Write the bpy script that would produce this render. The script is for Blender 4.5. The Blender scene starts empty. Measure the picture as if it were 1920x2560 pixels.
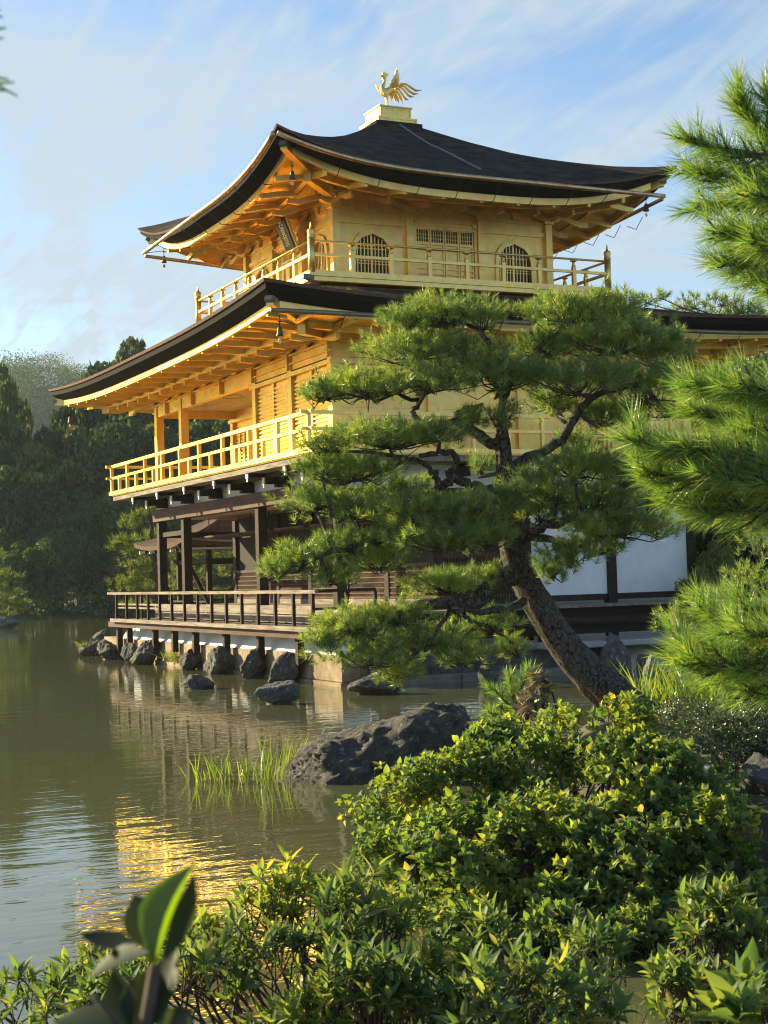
import bpy, math, random
import numpy as np
from mathutils import Matrix, Vector, noise as mnoise

S = bpy.context.scene
COL = S.collection
# ------------------------------------------------------------------ camera
FPX, CX, CY, ZC = 3870.0, 960.0, 1280.0, 2.05     # solved from the photograph's vanishing points
def _rot():
    a = np.array([-880 - CX, 1494 - CY, FPX]); Y = a / np.linalg.norm(a)
    s = -.0297; c = a[1] - s * a[0]
    t = -(FPX * FPX + a[1] * c) / (a[0] + a[1] * s)
    X = np.array([t, c + s * t, FPX]); X /= np.linalg.norm(X)
    return np.stack([X, Y, np.cross(X, Y)])
RW = _rot()
CAM = np.array([0., 0., ZC])
camd = bpy.data.cameras.new('camera'); cam = bpy.data.objects.new('camera', camd); COL.objects.link(cam)
m = np.eye(4); m[:3, 0] = RW[:, 0]; m[:3, 1] = -RW[:, 1]; m[:3, 2] = -RW[:, 2]; m[:3, 3] = CAM
cam.matrix_world = Matrix(m.tolist())
camd.sensor_fit = 'VERTICAL'; camd.sensor_height = 36.0; camd.lens = 36.0 * FPX / 2560.0
camd.clip_start = .05; camd.clip_end = 3000
camd.dof.use_dof = True; camd.dof.focus_distance = 26.0; camd.dof.aperture_fstop = 14.0
S.camera = cam

# ------------------------------------------------------------------ light
SUN_AZ, SUN_EL = math.radians(36), math.radians(21.5)     # azimuth from +Y towards -X
sd = Vector((-math.sin(SUN_AZ) * math.cos(SUN_EL), math.cos(SUN_AZ) * math.cos(SUN_EL), math.sin(SUN_EL)))
sl = bpy.data.lights.new('sun', 'SUN'); sl.energy = 5.0; sl.angle = math.radians(.53); sl.color = (1, .85, .50)
so = bpy.data.objects.new('sun', sl); COL.objects.link(so); so.rotation_euler = sd.to_track_quat('Z', 'Y').to_euler()
S.view_settings.view_transform = 'Standard'; S.view_settings.look = 'None'
S.view_settings.exposure = 1.38; S.view_settings.gamma = 1.0
S.cycles.use_denoising = True
S.cycles.filter_width = 1.1
S.cycles.max_bounces = 8; S.cycles.transparent_max_bounces = 8
S.cycles.sample_clamp_indirect = 16.0
S.cycles.caustics_reflective = True; S.cycles.blur_glossy = 1.0

W = bpy.data.worlds.new('World'); S.world = W; W.use_nodes = True
def N(nt, t, **kw):
    n = nt.nodes.new(t)
    for k, v in kw.items():
        if k in n.inputs: n.inputs[k].default_value = v
        else: setattr(n, k, v)
    return n
def L(nt, a, b): nt.links.new(a, b)
def ramp(nt, stops, interp='LINEAR'):
    r = nt.nodes.new('ShaderNodeValToRGB'); r.color_ramp.interpolation = interp
    e = r.color_ramp.elements
    while len(e) < len(stops): e.new(.5)
    for x, (p, c) in zip(e, stops):
        x.position = p; x.color = (*c, 1) if len(c) == 3 else c
    return r
def world():
    nt = W.node_tree; nt.nodes.clear()
    out = N(nt, 'ShaderNodeOutputWorld'); bg = N(nt, 'ShaderNodeBackground', Strength=.08)
    sky = N(nt, 'ShaderNodeTexSky', sky_type='NISHITA', sun_disc=False, sun_elevation=SUN_EL,
            sun_rotation=-SUN_AZ, air_density=1.0, dust_density=.6, ozone_density=2.2)
    tc = N(nt, 'ShaderNodeTexCoord'); sp = N(nt, 'ShaderNodeSeparateXYZ'); L(nt, tc.outputs['Generated'], sp.inputs[0])
    # cirrus on a flat layer high above the pond
    zz = N(nt, 'ShaderNodeMath', operation='ADD'); zz.inputs[1].default_value = .12; L(nt, sp.outputs[2], zz.inputs[0])
    dx = N(nt, 'ShaderNodeMath', operation='DIVIDE'); L(nt, sp.outputs[0], dx.inputs[0]); L(nt, zz.outputs[0], dx.inputs[1])
    dy = N(nt, 'ShaderNodeMath', operation='DIVIDE'); L(nt, sp.outputs[1], dy.inputs[0]); L(nt, zz.outputs[0], dy.inputs[1])
    cb = N(nt, 'ShaderNodeCombineXYZ'); L(nt, dx.outputs[0], cb.inputs[0]); L(nt, dy.outputs[0], cb.inputs[1])
    def layer(rot, sc, scale, det, lo, hi, dist, loc=(0, 0, 0)):
        """noise stretched sc = (across, along) in a frame turned by rot from the viewing axis"""
        mp = N(nt, 'ShaderNodeMapping', vector_type='TEXTURE'); mp.inputs['Rotation'].default_value = (0, 0, math.radians(rot - 25.4))
        mp.inputs['Scale'].default_value = (*sc, 1); mp.inputs['Location'].default_value = loc
        L(nt, cb.outputs[0], mp.inputs[0])
        nz = N(nt, 'ShaderNodeTexNoise', Scale=scale, Detail=det, Roughness=.58, Distortion=dist)
        L(nt, mp.outputs[0], nz.inputs['Vector'])
        mr = N(nt, 'ShaderNodeMapRange', interpolation_type='SMOOTHSTEP')
        mr.inputs['From Min'].default_value = lo; mr.inputs['From Max'].default_value = hi
        L(nt, nz.outputs[0], mr.inputs['Value']); return mr.outputs[0]
    a = layer(18, (.55, 1.7), 2.2, 10, .36, .72, 1.0)                    # feathery fall streaks
    b = layer(8, (2.6, 1.0), 1.3, 8, .36, .68, .6, (1.1, 4.7, 0))        # level bands low down
    c = layer(25, (.22, 1.1), 2.6, 10, .40, .78, 1.4, (9, 2, 0))
    b2 = N(nt, 'ShaderNodeMath', operation='MULTIPLY'); b2.inputs[1].default_value = .95; L(nt, b, b2.inputs[0])
    mx = N(nt, 'ShaderNodeMath', operation='MAXIMUM'); L(nt, a, mx.inputs[0]); L(nt, b2.outputs[0], mx.inputs[1])
    ca = N(nt, 'ShaderNodeMath', operation='MULTIPLY_ADD'); ca.inputs[1].default_value = .5; L(nt, c, ca.inputs[0]); L(nt, mx.outputs[0], ca.inputs[2])
    # the bank thickens to the south-west
    dt = N(nt, 'ShaderNodeVectorMath', operation='DOT_PRODUCT'); dt.inputs[1].default_value = (.903, -.429, 0); L(nt, tc.outputs['Generated'], dt.inputs[0])
    bk = N(nt, 'ShaderNodeMapRange', interpolation_type='SMOOTHSTEP'); bk.inputs['From Min'].default_value = -.26; bk.inputs['From Max'].default_value = .22
    bk.inputs['To Min'].default_value = 1.4; bk.inputs['To Max'].default_value = 1.3; L(nt, dt.outputs['Value'], bk.inputs['Value'])
    cm = N(nt, 'ShaderNodeMath', operation='MULTIPLY'); L(nt, ca.outputs[0], cm.inputs[0]); L(nt, bk.outputs[0], cm.inputs[1]); ca = cm
    # thicker towards the horizon
    hz = N(nt, 'ShaderNodeMapRange'); hz.inputs['From Min'].default_value = .0; hz.inputs['From Max'].default_value = .42
    hz.inputs['To Min'].default_value = 1.0; hz.inputs['To Max'].default_value = .62; L(nt, sp.outputs[2], hz.inputs['Value'])
    hz2 = N(nt, 'ShaderNodeMapRange', interpolation_type='SMOOTHSTEP'); hz2.inputs['From Min'].default_value = .42; hz2.inputs['From Max'].default_value = .62
    hz2.inputs['To Min'].default_value = 1.; hz2.inputs['To Max'].default_value = .08; L(nt, sp.outputs[2], hz2.inputs['Value'])
    hz3 = N(nt, 'ShaderNodeMath', operation='MULTIPLY'); L(nt, hz.outputs[0], hz3.inputs[0]); L(nt, hz2.outputs[0], hz3.inputs[1])
    fm = N(nt, 'ShaderNodeMath', operation='MULTIPLY', use_clamp=True); L(nt, ca.outputs[0], fm.inputs[0]); L(nt, hz3.outputs[0], fm.inputs[1])
    mixc = N(nt, 'ShaderNodeMix', data_type='RGBA')
    hsv = N(nt, 'ShaderNodeHueSaturation', Saturation=1.12); L(nt, sky.outputs[0], hsv.inputs['Color'])
    L(nt, fm.outputs[0], mixc.inputs['Factor']); L(nt, hsv.outputs[0], mixc.inputs[6])
    mixc.inputs[7].default_value = (2.85, 3.42, 3.9, 1)
    L(nt, mixc.outputs[2], bg.inputs[0]); L(nt, bg.outputs[0], out.inputs[0])
world()

# ------------------------------------------------------------------ projecting helpers (build-time tracing)
FWD = RW[:, 2]; RGT = RW[:, 0]; FH = np.array([FWD[0], FWD[1], 0]); FH /= np.linalg.norm(FH); RH = np.array([FH[1], -FH[0], 0])
K = 1920 / 1659.0
def at(px, py, depth):                      # photo pixel + metres along the view axis
    return CAM + RW @ np.array([(px - CX), (py - CY), FPX]) / FPX * depth
def atd(px, py, depth): return at(px * K, py * K, depth)
def onz(px, py, z):
    d = RW @ np.array([(px - CX), (py - CY), FPX]); return CAM + d * (z - ZC) / d[2]
def rd(r, d, z=0.): return np.array([*(FH[:2] * d + RH[:2] * r), z])

# ------------------------------------------------------------------ object helpers
def tag(o, label=None, cat=None, group=None, kind=None):
    if label: o['label'] = label
    if cat: o['category'] = cat
    if group: o['group'] = group
    if kind: o['kind'] = kind
    return o
def empty(name, loc, label=None, cat=None, group=None):
    o = bpy.data.objects.new(name, None); COL.objects.link(o); o.location = loc; o.empty_display_size = .2
    return tag(o, label, cat, group)
def link(name, me, mat, parent=None, loc=None):
    o = bpy.data.objects.new(name, me); COL.objects.link(o)
    if mat is not None and not me.materials: me.materials.append(mat)
    if loc is not None: o.location = loc
    if parent is not None:
        o.parent = parent
        w = np.zeros(3); q = parent
        while q is not None: w += np.array(q.location); q = q.parent
        o.location = Vector((-w).tolist()) if loc is None else Vector((np.array(loc) - w).tolist())
    return o
def np_mesh(name, V, faces_n, idx, smooth=False, mi=None):
    """V (n,3); faces_n = verts per face; idx flat."""
    me = bpy.data.meshes.new(name); V = np.asarray(V, np.float32); idx = np.asarray(idx, np.int32).ravel()
    nf = len(idx) // faces_n
    me.vertices.add(len(V)); me.vertices.foreach_set('co', V.ravel())
    me.loops.add(len(idx)); me.loops.foreach_set('vertex_index', idx)
    me.polygons.add(nf); me.polygons.foreach_set('loop_start', np.arange(0, nf * faces_n, faces_n, dtype=np.int32))
    if mi is not None: me.polygons.foreach_set('material_index', np.asarray(mi, np.int32))
    if smooth: me.polygons.foreach_set('use_smooth', np.ones(nf, bool))
    me.update(calc_edges=True); return me
def nrm(a): return a / np.maximum(np.linalg.norm(a, axis=-1, keepdims=True), 1e-9)

class MB:
    def __init__(s): s.v = []; s.f = []; s.sm = []
    def add(s, vs, fs, smooth=False):
        b = len(s.v); s.v += [tuple(map(float, p)) for p in vs]
        s.f += [tuple(i + b for i in f) for f in fs]; s.sm += [smooth] * len(fs); return s
    def box(s, a, b):
        x0, x1 = sorted((a[0], b[0])); y0, y1 = sorted((a[1], b[1])); z0, z1 = sorted((a[2], b[2]))
        return s.add([(x0, y0, z0), (x1, y0, z0), (x1, y1, z0), (x0, y1, z0), (x0, y0, z1), (x1, y0, z1), (x1, y1, z1), (x0, y1, z1)],
                     [(0, 3, 2, 1), (4, 5, 6, 7), (0, 1, 5, 4), (1, 2, 6, 5), (2, 3, 7, 6), (3, 0, 4, 7)])
    def bar(s, p, q, w, h, up=(0, 0, 1)):
        p = np.array(p, float); q = np.array(q, float); d = nrm(q - p); u = np.array(up, float)
        r = np.cross(d, u); r = nrm(r); u = np.cross(r, d); r = r * w / 2; u = u * h / 2
        vs = [p - r - u, p + r - u, p + r + u, p - r + u, q - r - u, q + r - u, q + r + u, q - r + u]
        return s.add(vs, [(0, 1, 2, 3), (7, 6, 5, 4), (0, 4, 5, 1), (1, 5, 6, 2), (2, 6, 7, 3), (3, 7, 4, 0)])
    def poly_bar(s, pts, w, h, up=(0, 0, 1)):
        pts = [np.array(p, float) for p in pts]; vs = []; n = len(pts)
        for i, p in enumerate(pts):
            d = nrm(pts[min(i + 1, n - 1)] - pts[max(i - 1, 0)]); r = nrm(np.cross(d, np.array(up, float))); u = np.cross(r, d)
            r = r * w / 2; u = u * h / 2; vs += [p - r - u, p + r - u, p + r + u, p - r + u]
        fs = [(0, 1, 2, 3), tuple(4 * (n - 1) + k for k in (3, 2, 1, 0))]
        for i in range(n - 1):
            for k in range(4): a = 4 * i + k; b = 4 * i + (k + 1) % 4; fs.append((a, a + 4, b + 4, b))
        return s.add(vs, fs)
    def tube(s, pts, rad, n=8, cap=True):
        pts = [np.array(p, float) for p in pts]; m = len(pts)
        if np.isscalar(rad): rad = [rad] * m
        vs = []; ref = np.array((.31, .17, .93))
        for i, p in enumerate(pts):
            d = nrm(pts[min(i + 1, m - 1)] - pts[max(i - 1, 0)])
            a = np.cross(d, ref); a = nrm(a) if np.linalg.norm(a) > 1e-4 else np.array((1., 0, 0)); b = np.cross(d, a)
            ref = np.cross(a, d) if False else ref
            for k in range(n):
                t = 2 * math.pi * k / n; vs.append(p + (a * math.cos(t) + b * math.sin(t)) * rad[i])
        fs = []
        for i in range(m - 1):
            for k in range(n): fs.append((i * n + k, i * n + (k + 1) % n, (i + 1) * n + (k + 1) % n, (i + 1) * n + k))
        if cap: fs.append(tuple(range(n - 1, -1, -1))); fs.append(tuple((m - 1) * n + k for k in range(n)))
        return s.add(vs, fs, True)
    def lathe(s, c, prof, n=16, sx=1, sy=1):
        vs = [(c[0] + r * math.cos(2 * math.pi * k / n) * sx, c[1] + r * math.sin(2 * math.pi * k / n) * sy, c[2] + z) for r, z in prof for k in range(n)]
        fs = [(i * n + k, i * n + (k + 1) % n, (i + 1) * n + (k + 1) % n, (i + 1) * n + k) for i in range(len(prof) - 1) for k in range(n)]
        fs += [tuple(range(n - 1, -1, -1)), tuple((len(prof) - 1) * n + k for k in range(n))]
        return s.add(vs, fs, True)
    def prism(s, pts2, plane, lo, hi):
        """pts2 polygon in 2D; plane 'x' -> (y,z) extruded in x, 'y' -> (x,z) extruded in y, 'z'."""
        def P(p, w): return {'x': (w, p[0], p[1]), 'y': (p[0], w, p[1]), 'z': (p[0], p[1], w)}[plane]
        n = len(pts2); vs = [P(p, lo) for p in pts2] + [P(p, hi) for p in pts2]
        fs = [tuple(range(n)), tuple(range(2 * n - 1, n - 1, -1))] + [(k, k + n, (k + 1) % n + n, (k + 1) % n) for k in range(n)]
        return s.add(vs, fs)
    def grid(s, P, smooth=True):
        P = np.asarray(P, float); a, b = P.shape[:2]
        fs = [(i * b + j, i * b + j + 1, (i + 1) * b + j + 1, (i + 1) * b + j) for i in range(a - 1) for j in range(b - 1)]
        return s.add(P.reshape(-1, 3), fs, smooth)
    def build(s, name, mat, parent=None, bevel=0, recalc=True):
        me = bpy.data.meshes.new(name); me.from_pydata(s.v, [], s.f); me.polygons.foreach_set('use_smooth', s.sm)
        if recalc:
            import bmesh
            bm = bmesh.new(); bm.from_mesh(me); bmesh.ops.recalc_face_normals(bm, faces=bm.faces[:]); bm.to_mesh(me); bm.free()
        me.update(); o = link(name, me, mat, parent)
        if bevel:
            md = o.modifiers.new('bevel', 'BEVEL'); md.width = bevel; md.segments = 1; md.limit_method = 'ANGLE'
        return o

# ------------------------------------------------------------------ materials
def mat(name, base=(.5, .5, .5), rough=.6, metal=0., spec=.5, noise_scale=None, c2=None, bump=0., bump_scale=None, det=6, stretch=(1, 1, 1), coord='Object', lo=.35, hi=.65, dist=.02):
    M = bpy.data.materials.new(name); M.use_nodes = True; nt = M.node_tree; b = nt.nodes['Principled BSDF']
    b.inputs['Base Color'].default_value = (*base, 1); b.inputs['Roughness'].default_value = rough
    b.inputs['Metallic'].default_value = metal; b.inputs['Specular IOR Level'].default_value = spec
    tc = N(nt, 'ShaderNodeTexCoord'); mp = N(nt, 'ShaderNodeMapping'); mp.inputs['Scale'].default_value = stretch
    L(nt, tc.outputs[coord], mp.inputs[0]); M['_'] = 1
    if c2 is not None:
        nz = N(nt, 'ShaderNodeTexNoise', Scale=noise_scale, Detail=det, Roughness=.65); L(nt, mp.outputs[0], nz.inputs['Vector'])
        r = ramp(nt, [(lo, base), (hi, c2)]); L(nt, nz.outputs[0], r.inputs[0]); L(nt, r.outputs[0], b.inputs['Base Color'])
    if bump:
        nb = N(nt, 'ShaderNodeTexNoise', Scale=bump_scale or noise_scale, Detail=8, Roughness=.65); L(nt, mp.outputs[0], nb.inputs['Vector'])
        bp = N(nt, 'ShaderNodeBump', Strength=bump, Distance=dist); L(nt, nb.outputs[0], bp.inputs['Height']); L(nt, bp.outputs[0], b.inputs['Normal'])
    del M['_']
    return M
def gold_mat():
    M = bpy.data.materials.new('gold_leaf'); M.use_nodes = True; nt = M.node_tree; b = nt.nodes['Principled BSDF']
    b.inputs['Metallic'].default_value = 1.0; b.inputs['Specular Tint'].default_value = (1, .74, .25, 1)
    tc = N(nt, 'ShaderNodeTexCoord')
    nz = N(nt, 'ShaderNodeTexNoise', Scale=1.7, Detail=6, Roughness=.6); L(nt, tc.outputs['Object'], nz.inputs['Vector'])
    # leaf squares about a hand wide, each of slightly different lustre
    vo = N(nt, 'ShaderNodeTexVoronoi', Scale=8.5, distance='CHEBYCHEV', Randomness=.15); L(nt, tc.outputs['Object'], vo.inputs['Vector'])
    r = ramp(nt, [(.3, (.97, .70, .21)), (.7, (1.0, .775, .32))]); L(nt, nz.outputs[0], r.inputs[0])
    mx = N(nt, 'ShaderNodeMix', data_type='RGBA', blend_type='MULTIPLY'); mx.inputs['Factor'].default_value = .16
    L(nt, r.outputs[0], mx.inputs[6]); L(nt, vo.outputs['Color'], mx.inputs[7])
    n4 = N(nt, 'ShaderNodeTexNoise', Scale=.9, Detail=7, Roughness=.7); L(nt, tc.outputs['Object'], n4.inputs['Vector'])
    r4 = ramp(nt, [(.40, (.90, .87, .83)), (.56, (1, 1, 1))]); L(nt, n4.outputs[0], r4.inputs[0])
    m4 = N(nt, 'ShaderNodeMix', data_type='RGBA', blend_type='MULTIPLY'); m4.inputs['Factor'].default_value = 1
    L(nt, mx.outputs[2], m4.inputs[6]); L(nt, r4.outputs[0], m4.inputs[7]); L(nt, m4.outputs[2], b.inputs['Base Color'])
    mr = N(nt, 'ShaderNodeMapRange'); mr.inputs['To Min'].default_value = .40; mr.inputs['To Max'].default_value = .56
    L(nt, nz.outputs[0], mr.inputs['Value']); L(nt, mr.outputs[0], b.inputs['Roughness'])
    nb = N(nt, 'ShaderNodeTexNoise', Scale=9, Detail=4); L(nt, tc.outputs['Object'], nb.inputs['Vector'])
    bp = N(nt, 'ShaderNodeBump', Strength=.10, Distance=.02); L(nt, nb.outputs[0], bp.inputs['Height']); L(nt, bp.outputs[0], b.inputs['Normal'])
    return M
def leaf_mat(name, cols, trans=.4, gloss=.12, rough=.35, tcol=None, vary=None, patch=0):
    M = bpy.data.materials.new(name); M.use_nodes = True; nt = M.node_tree; nt.nodes.clear()
    out = N(nt, 'ShaderNodeOutputMaterial'); g = N(nt, 'ShaderNodeNewGeometry')
    r0 = ramp(nt, cols); L(nt, g.outputs['Random Per Island'], r0.inputs[0]); r = r0
    if vary:                                   # each tree its own tone
        oi = N(nt, 'ShaderNodeObjectInfo'); rv = ramp(nt, vary); L(nt, oi.outputs['Random'], rv.inputs[0])
        r = N(nt, 'ShaderNodeMix', data_type='RGBA', blend_type='MULTIPLY'); r.inputs['Factor'].default_value = 1
        L(nt, r0.outputs[0], r.inputs[6]); L(nt, rv.outputs[0], r.inputs[7])
    if patch:                                  # sprays of younger and older leaves
        tcp = N(nt, 'ShaderNodeTexCoord'); np_ = N(nt, 'ShaderNodeTexNoise', Scale=patch, Detail=3); L(nt, tcp.outputs['Object'], np_.inputs['Vector'])
        rp = ramp(nt, [(.36, (.62, .72, .75)), (.52, (1, 1, 1)), (.66, (1.5, 1.32, .9))]); L(nt, np_.outputs[0], rp.inputs[0])
        q = N(nt, 'ShaderNodeMix', data_type='RGBA', blend_type='MULTIPLY'); q.inputs['Factor'].default_value = 1
        L(nt, r.outputs[2 if vary else 0], q.inputs[6]); L(nt, rp.outputs[0], q.inputs[7]); r = q
    RO = r.outputs[2] if (vary or patch) else r.outputs[0]
    d = N(nt, 'ShaderNodeBsdfDiffuse'); t = N(nt, 'ShaderNodeBsdfTranslucent'); gl = N(nt, 'ShaderNodeBsdfGlossy', Roughness=rough)
    gl.inputs['Color'].default_value = (.9, .95, .9, 1)
    L(nt, RO, d.inputs[0])
    hs = N(nt, 'ShaderNodeMix', data_type='RGBA', blend_type='MULTIPLY'); hs.inputs['Factor'].default_value = 1
    hs.inputs[7].default_value = (*(tcol or (2.6, 2.3, .7)), 1); L(nt, RO, hs.inputs[6]); L(nt, hs.outputs[2], t.inputs[0])
    m1 = N(nt, 'ShaderNodeMixShader'); m1.inputs[0].default_value = trans; L(nt, d.outputs[0], m1.inputs[1]); L(nt, t.outputs[0], m1.inputs[2])
    m2 = N(nt, 'ShaderNodeMixShader'); m2.inputs[0].default_value = gloss; L(nt, m1.outputs[0], m2.inputs[1]); L(nt, gl.outputs[0], m2.inputs[2])
    L(nt, m2.outputs[0], out.inputs[0]); return M
def water_mat():
    M = bpy.data.materials.new('pond_water'); M.use_nodes = True; nt = M.node_tree; b = nt.nodes['Principled BSDF']
    b.inputs['Base Color'].default_value = (.082, .089, .039, 1); b.inputs['Roughness'].default_value = .025
    b.inputs['IOR'].default_value = 1.42
    tc = N(nt, 'ShaderNodeTexCoord'); mp = N(nt, 'ShaderNodeMapping')
    mp.inputs['Rotation'].default_value = (0, 0, math.radians(25.5)); mp.inputs['Scale'].default_value = (.5, 1.5, 1)
    L(nt, tc.outputs['Object'], mp.inputs[0])
    n1 = N(nt, 'ShaderNodeTexNoise', Scale=1.7, Detail=3, Roughness=.45, Distortion=.6); L(nt, mp.outputs[0], n1.inputs['Vector'])
    n2 = N(nt, 'ShaderNodeTexNoise', Scale=5.5, Detail=2, Roughness=.5, Distortion=.4); L(nt, mp.outputs[0], n2.inputs['Vector'])
    # wind patches: where the surface is ruffled
    n3 = N(nt, 'ShaderNodeTexNoise', Scale=.11, Detail=2); L(nt, tc.outputs['Object'], n3.inputs['Vector'])
    mr = N(nt, 'ShaderNodeMapRange'); mr.inputs['From Min'].default_value = .35; mr.inputs['From Max'].default_value = .65
    mr.inputs['To Min'].default_value = .15; L(nt, n3.outputs[0], mr.inputs['Value'])
    ad = N(nt, 'ShaderNodeMath', operation='MULTIPLY_ADD'); ad.inputs[1].default_value = .35; L(nt, n2.outputs[0], ad.inputs[0]); L(nt, n1.outputs[0], ad.inputs[2])
    mu = N(nt, 'ShaderNodeMath', operation='MULTIPLY'); L(nt, ad.outputs[0], mu.inputs[0]); L(nt, mr.outputs[0], mu.inputs[1])
    bp = N(nt, 'ShaderNodeBump', Strength=1.0, Distance=.009); L(nt, mu.outputs[0], bp.inputs['Height']); L(nt, bp.outputs[0], b.inputs['Normal'])
    return M
def rock_mat(name, dark, light, lichen, lich=.62):
    M = bpy.data.materials.new(name); M.use_nodes = True; nt = M.node_tree; b = nt.nodes['Principled BSDF']
    b.inputs['Roughness'].default_value = .8
    tc = N(nt, 'ShaderNodeTexCoord')
    n1 = N(nt, 'ShaderNodeTexNoise', Scale=5.5, Detail=12, Roughness=.75); L(nt, tc.outputs['Object'], n1.inputs['Vector'])
    r = ramp(nt, [(.35, dark), (.68, light)]); L(nt, n1.outputs[0], r.inputs[0])
    n2 = N(nt, 'ShaderNodeTexNoise', Scale=13, Detail=8, Roughness=.75, Distortion=.5); L(nt, tc.outputs['Object'], n2.inputs['Vector'])
    r2 = ramp(nt, [(lich, (0, 0, 0)), (lich + .06, (1, 1, 1))]); L(nt, n2.outputs[0], r2.inputs[0])
    mx = N(nt, 'ShaderNodeMix', data_type='RGBA'); mx.inputs[7].default_value = (*lichen, 1)
    L(nt, r2.outputs[0], mx.inputs['Factor']); L(nt, r.outputs[0], mx.inputs[6]); L(nt, mx.outputs[2], b.inputs['Base Color'])
    n3 = N(nt, 'ShaderNodeTexNoise', Scale=11, Detail=10, Roughness=.75); L(nt, tc.outputs['Object'], n3.inputs['Vector'])
    bp = N(nt, 'ShaderNodeBump', Strength=1., Distance=.09); L(nt, n3.outputs[0], bp.inputs['Height']); L(nt, bp.outputs[0], b.inputs['Normal'])
    return M
def bark_roof_mat():
    M = mat('cypress_bark_shingles', (.022, .018, .016), .95, spec=.06, noise_scale=2.2, c2=(.080, .068, .056), stretch=(1, 1, 3), lo=.38, hi=.75)
    nt = M.node_tree; b = nt.nodes['Principled BSDF']; tc = N(nt, 'ShaderNodeTexCoord')
    wv = N(nt, 'ShaderNodeTexWave', wave_type='BANDS', bands_direction='Z', Scale=5.5, Distortion=3.5, Detail=3); wv.inputs['Detail Scale'].default_value = 2.2; L(nt, tc.outputs['Object'], wv.inputs['Vector'])
    n2 = N(nt, 'ShaderNodeTexNoise', Scale=34, Detail=6, Roughness=.7); L(nt, tc.outputs['Object'], n2.inputs['Vector'])
    ad = N(nt, 'ShaderNodeMath', operation='MULTIPLY_ADD'); ad.inputs[1].default_value = .8; L(nt, n2.outputs[0], ad.inputs[0]); L(nt, wv.outputs['Fac'], ad.inputs[2])
    bp = N(nt, 'ShaderNodeBump', Strength=.55, Distance=.03); L(nt, ad.outputs[0], bp.inputs['Height']); L(nt, bp.outputs[0], b.inputs['Normal'])
    return M
def block_mat():
    M = bpy.data.materials.new('cut_stone'); M.use_nodes = True; nt = M.node_tree; b = nt.nodes['Principled BSDF']; b.inputs['Roughness'].default_value = .85
    tc = N(nt, 'ShaderNodeTexCoord'); n1 = N(nt, 'ShaderNodeTexNoise', Scale=6, Detail=9, Roughness=.7); L(nt, tc.outputs['Object'], n1.inputs['Vector'])
    r = ramp(nt, [(.3, (.17, .12, .075)), (.5, (.31, .225, .14)), (.7, (.42, .32, .21))]); L(nt, n1.outputs[0], r.inputs[0])
    n2 = N(nt, 'ShaderNodeTexNoise', Scale=1.1, Detail=4); L(nt, tc.outputs['Object'], n2.inputs['Vector'])
    r2 = ramp(nt, [(.4, (.55, .5, .45)), (.6, (1, 1, 1))]); L(nt, n2.outputs[0], r2.inputs[0])
    mx = N(nt, 'ShaderNodeMix', data_type='RGBA', blend_type='MULTIPLY'); mx.inputs['Factor'].default_value = 1
    L(nt, r.outputs[0], mx.inputs[6]); L(nt, r2.outputs[0], mx.inputs[7]); L(nt, mx.outputs[2], b.inputs['Base Color'])
    bp = N(nt, 'ShaderNodeBump', Strength=.6, Distance=.02); L(nt, n1.outputs[0], bp.inputs['Height']); L(nt, bp.outputs[0], b.inputs['Normal'])
    return M
GOLD = gold_mat()
WOOD = mat('dark_weathered_timber', (.020, .012, .009), .75, spec=.2, noise_scale=4, c2=(.050, .029, .020), bump=.3, bump_scale=18, stretch=(3, .4, 3))
BEAMW = mat('brown_beam_timber', (.050, .024, .015), .7, spec=.2, noise_scale=3, c2=(.12, .062, .040), bump=.3, bump_scale=18, stretch=(3, .35, 3))
PLANK = mat('grey_deck_planks', (.12, .092, .07), .8, spec=.25, noise_scale=5, c2=(.34, .28, .22), bump=.4, bump_scale=20, stretch=(4, .3, 4))
PLASTER = mat('white_plaster', (.66, .69, .72), .85, noise_scale=1.5, c2=(.83, .85, .87), lo=.25, hi=.6)
WHITE = mat('white_painted_end', (.8, .79, .75), .6)
BARKR = bark_roof_mat()
EAVE = mat('shingle_edge', (.060, .028, .018), .85, spec=.2, noise_scale=14, c2=(.21, .13, .09), bump=.5, bump_scale=40, stretch=(1, 1, 6), dist=.01)
EAVED = mat('dark_eave_layers', (.008, .0065, .006), .9, spec=.12, noise_scale=10, c2=(.018, .013, .011), bump=.4, bump_scale=30, stretch=(1, 1, 8), dist=.01)
VERD = mat('verdigris_cap', (.10, .12, .10), .6, metal=.3, noise_scale=8, c2=(.22, .25, .21))
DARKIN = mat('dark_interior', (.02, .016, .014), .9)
CEIL = mat('veranda_ceiling_boards', (.36, .25, .15), .6, noise_scale=2.0, c2=(.50, .37, .24), det=4, stretch=(4, .35, 1))
STONE = block_mat()
BRONZE = mat('aged_bronze', (.06, .06, .055), .55, metal=.7, noise_scale=12, c2=(.17, .14, .09))
IRON = mat('iron_hook', (.03, .03, .03), .5, metal=.8)
COPPER = mat('gilt_gutter_copper', (.55, .33, .16), .42, metal=1.0, noise_scale=6, c2=(.80, .56, .30))
BLACK = mat('black_lacquer', (.012, .011, .012), .3)
GLASSD = mat('dark_paper_screen', (.035, .05, .055), .25)
ROCK = rock_mat('pond_rock', (.034, .032, .030), (.15, .14, .125), (.36, .36, .32), .575)
ROCKB = rock_mat('banded_grey_rock', (.05, .05, .05), (.20, .19, .18), (.40, .39, .36), .58)
ROCKL = rock_mat('pale_grey_rock', (.16, .16, .15), (.45, .43, .40), (.10, .10, .09), .60)
WATER = water_mat()
SOIL = mat('mossy_soil', (.045, .05, .018), .95, noise_scale=4, c2=(.09, .075, .045), bump=.6, bump_scale=20)
SAND = mat('white_gravel', (.30, .29, .26), .9, noise_scale=3, c2=(.52, .50, .46), bump=.4, bump_scale=90)
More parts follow.
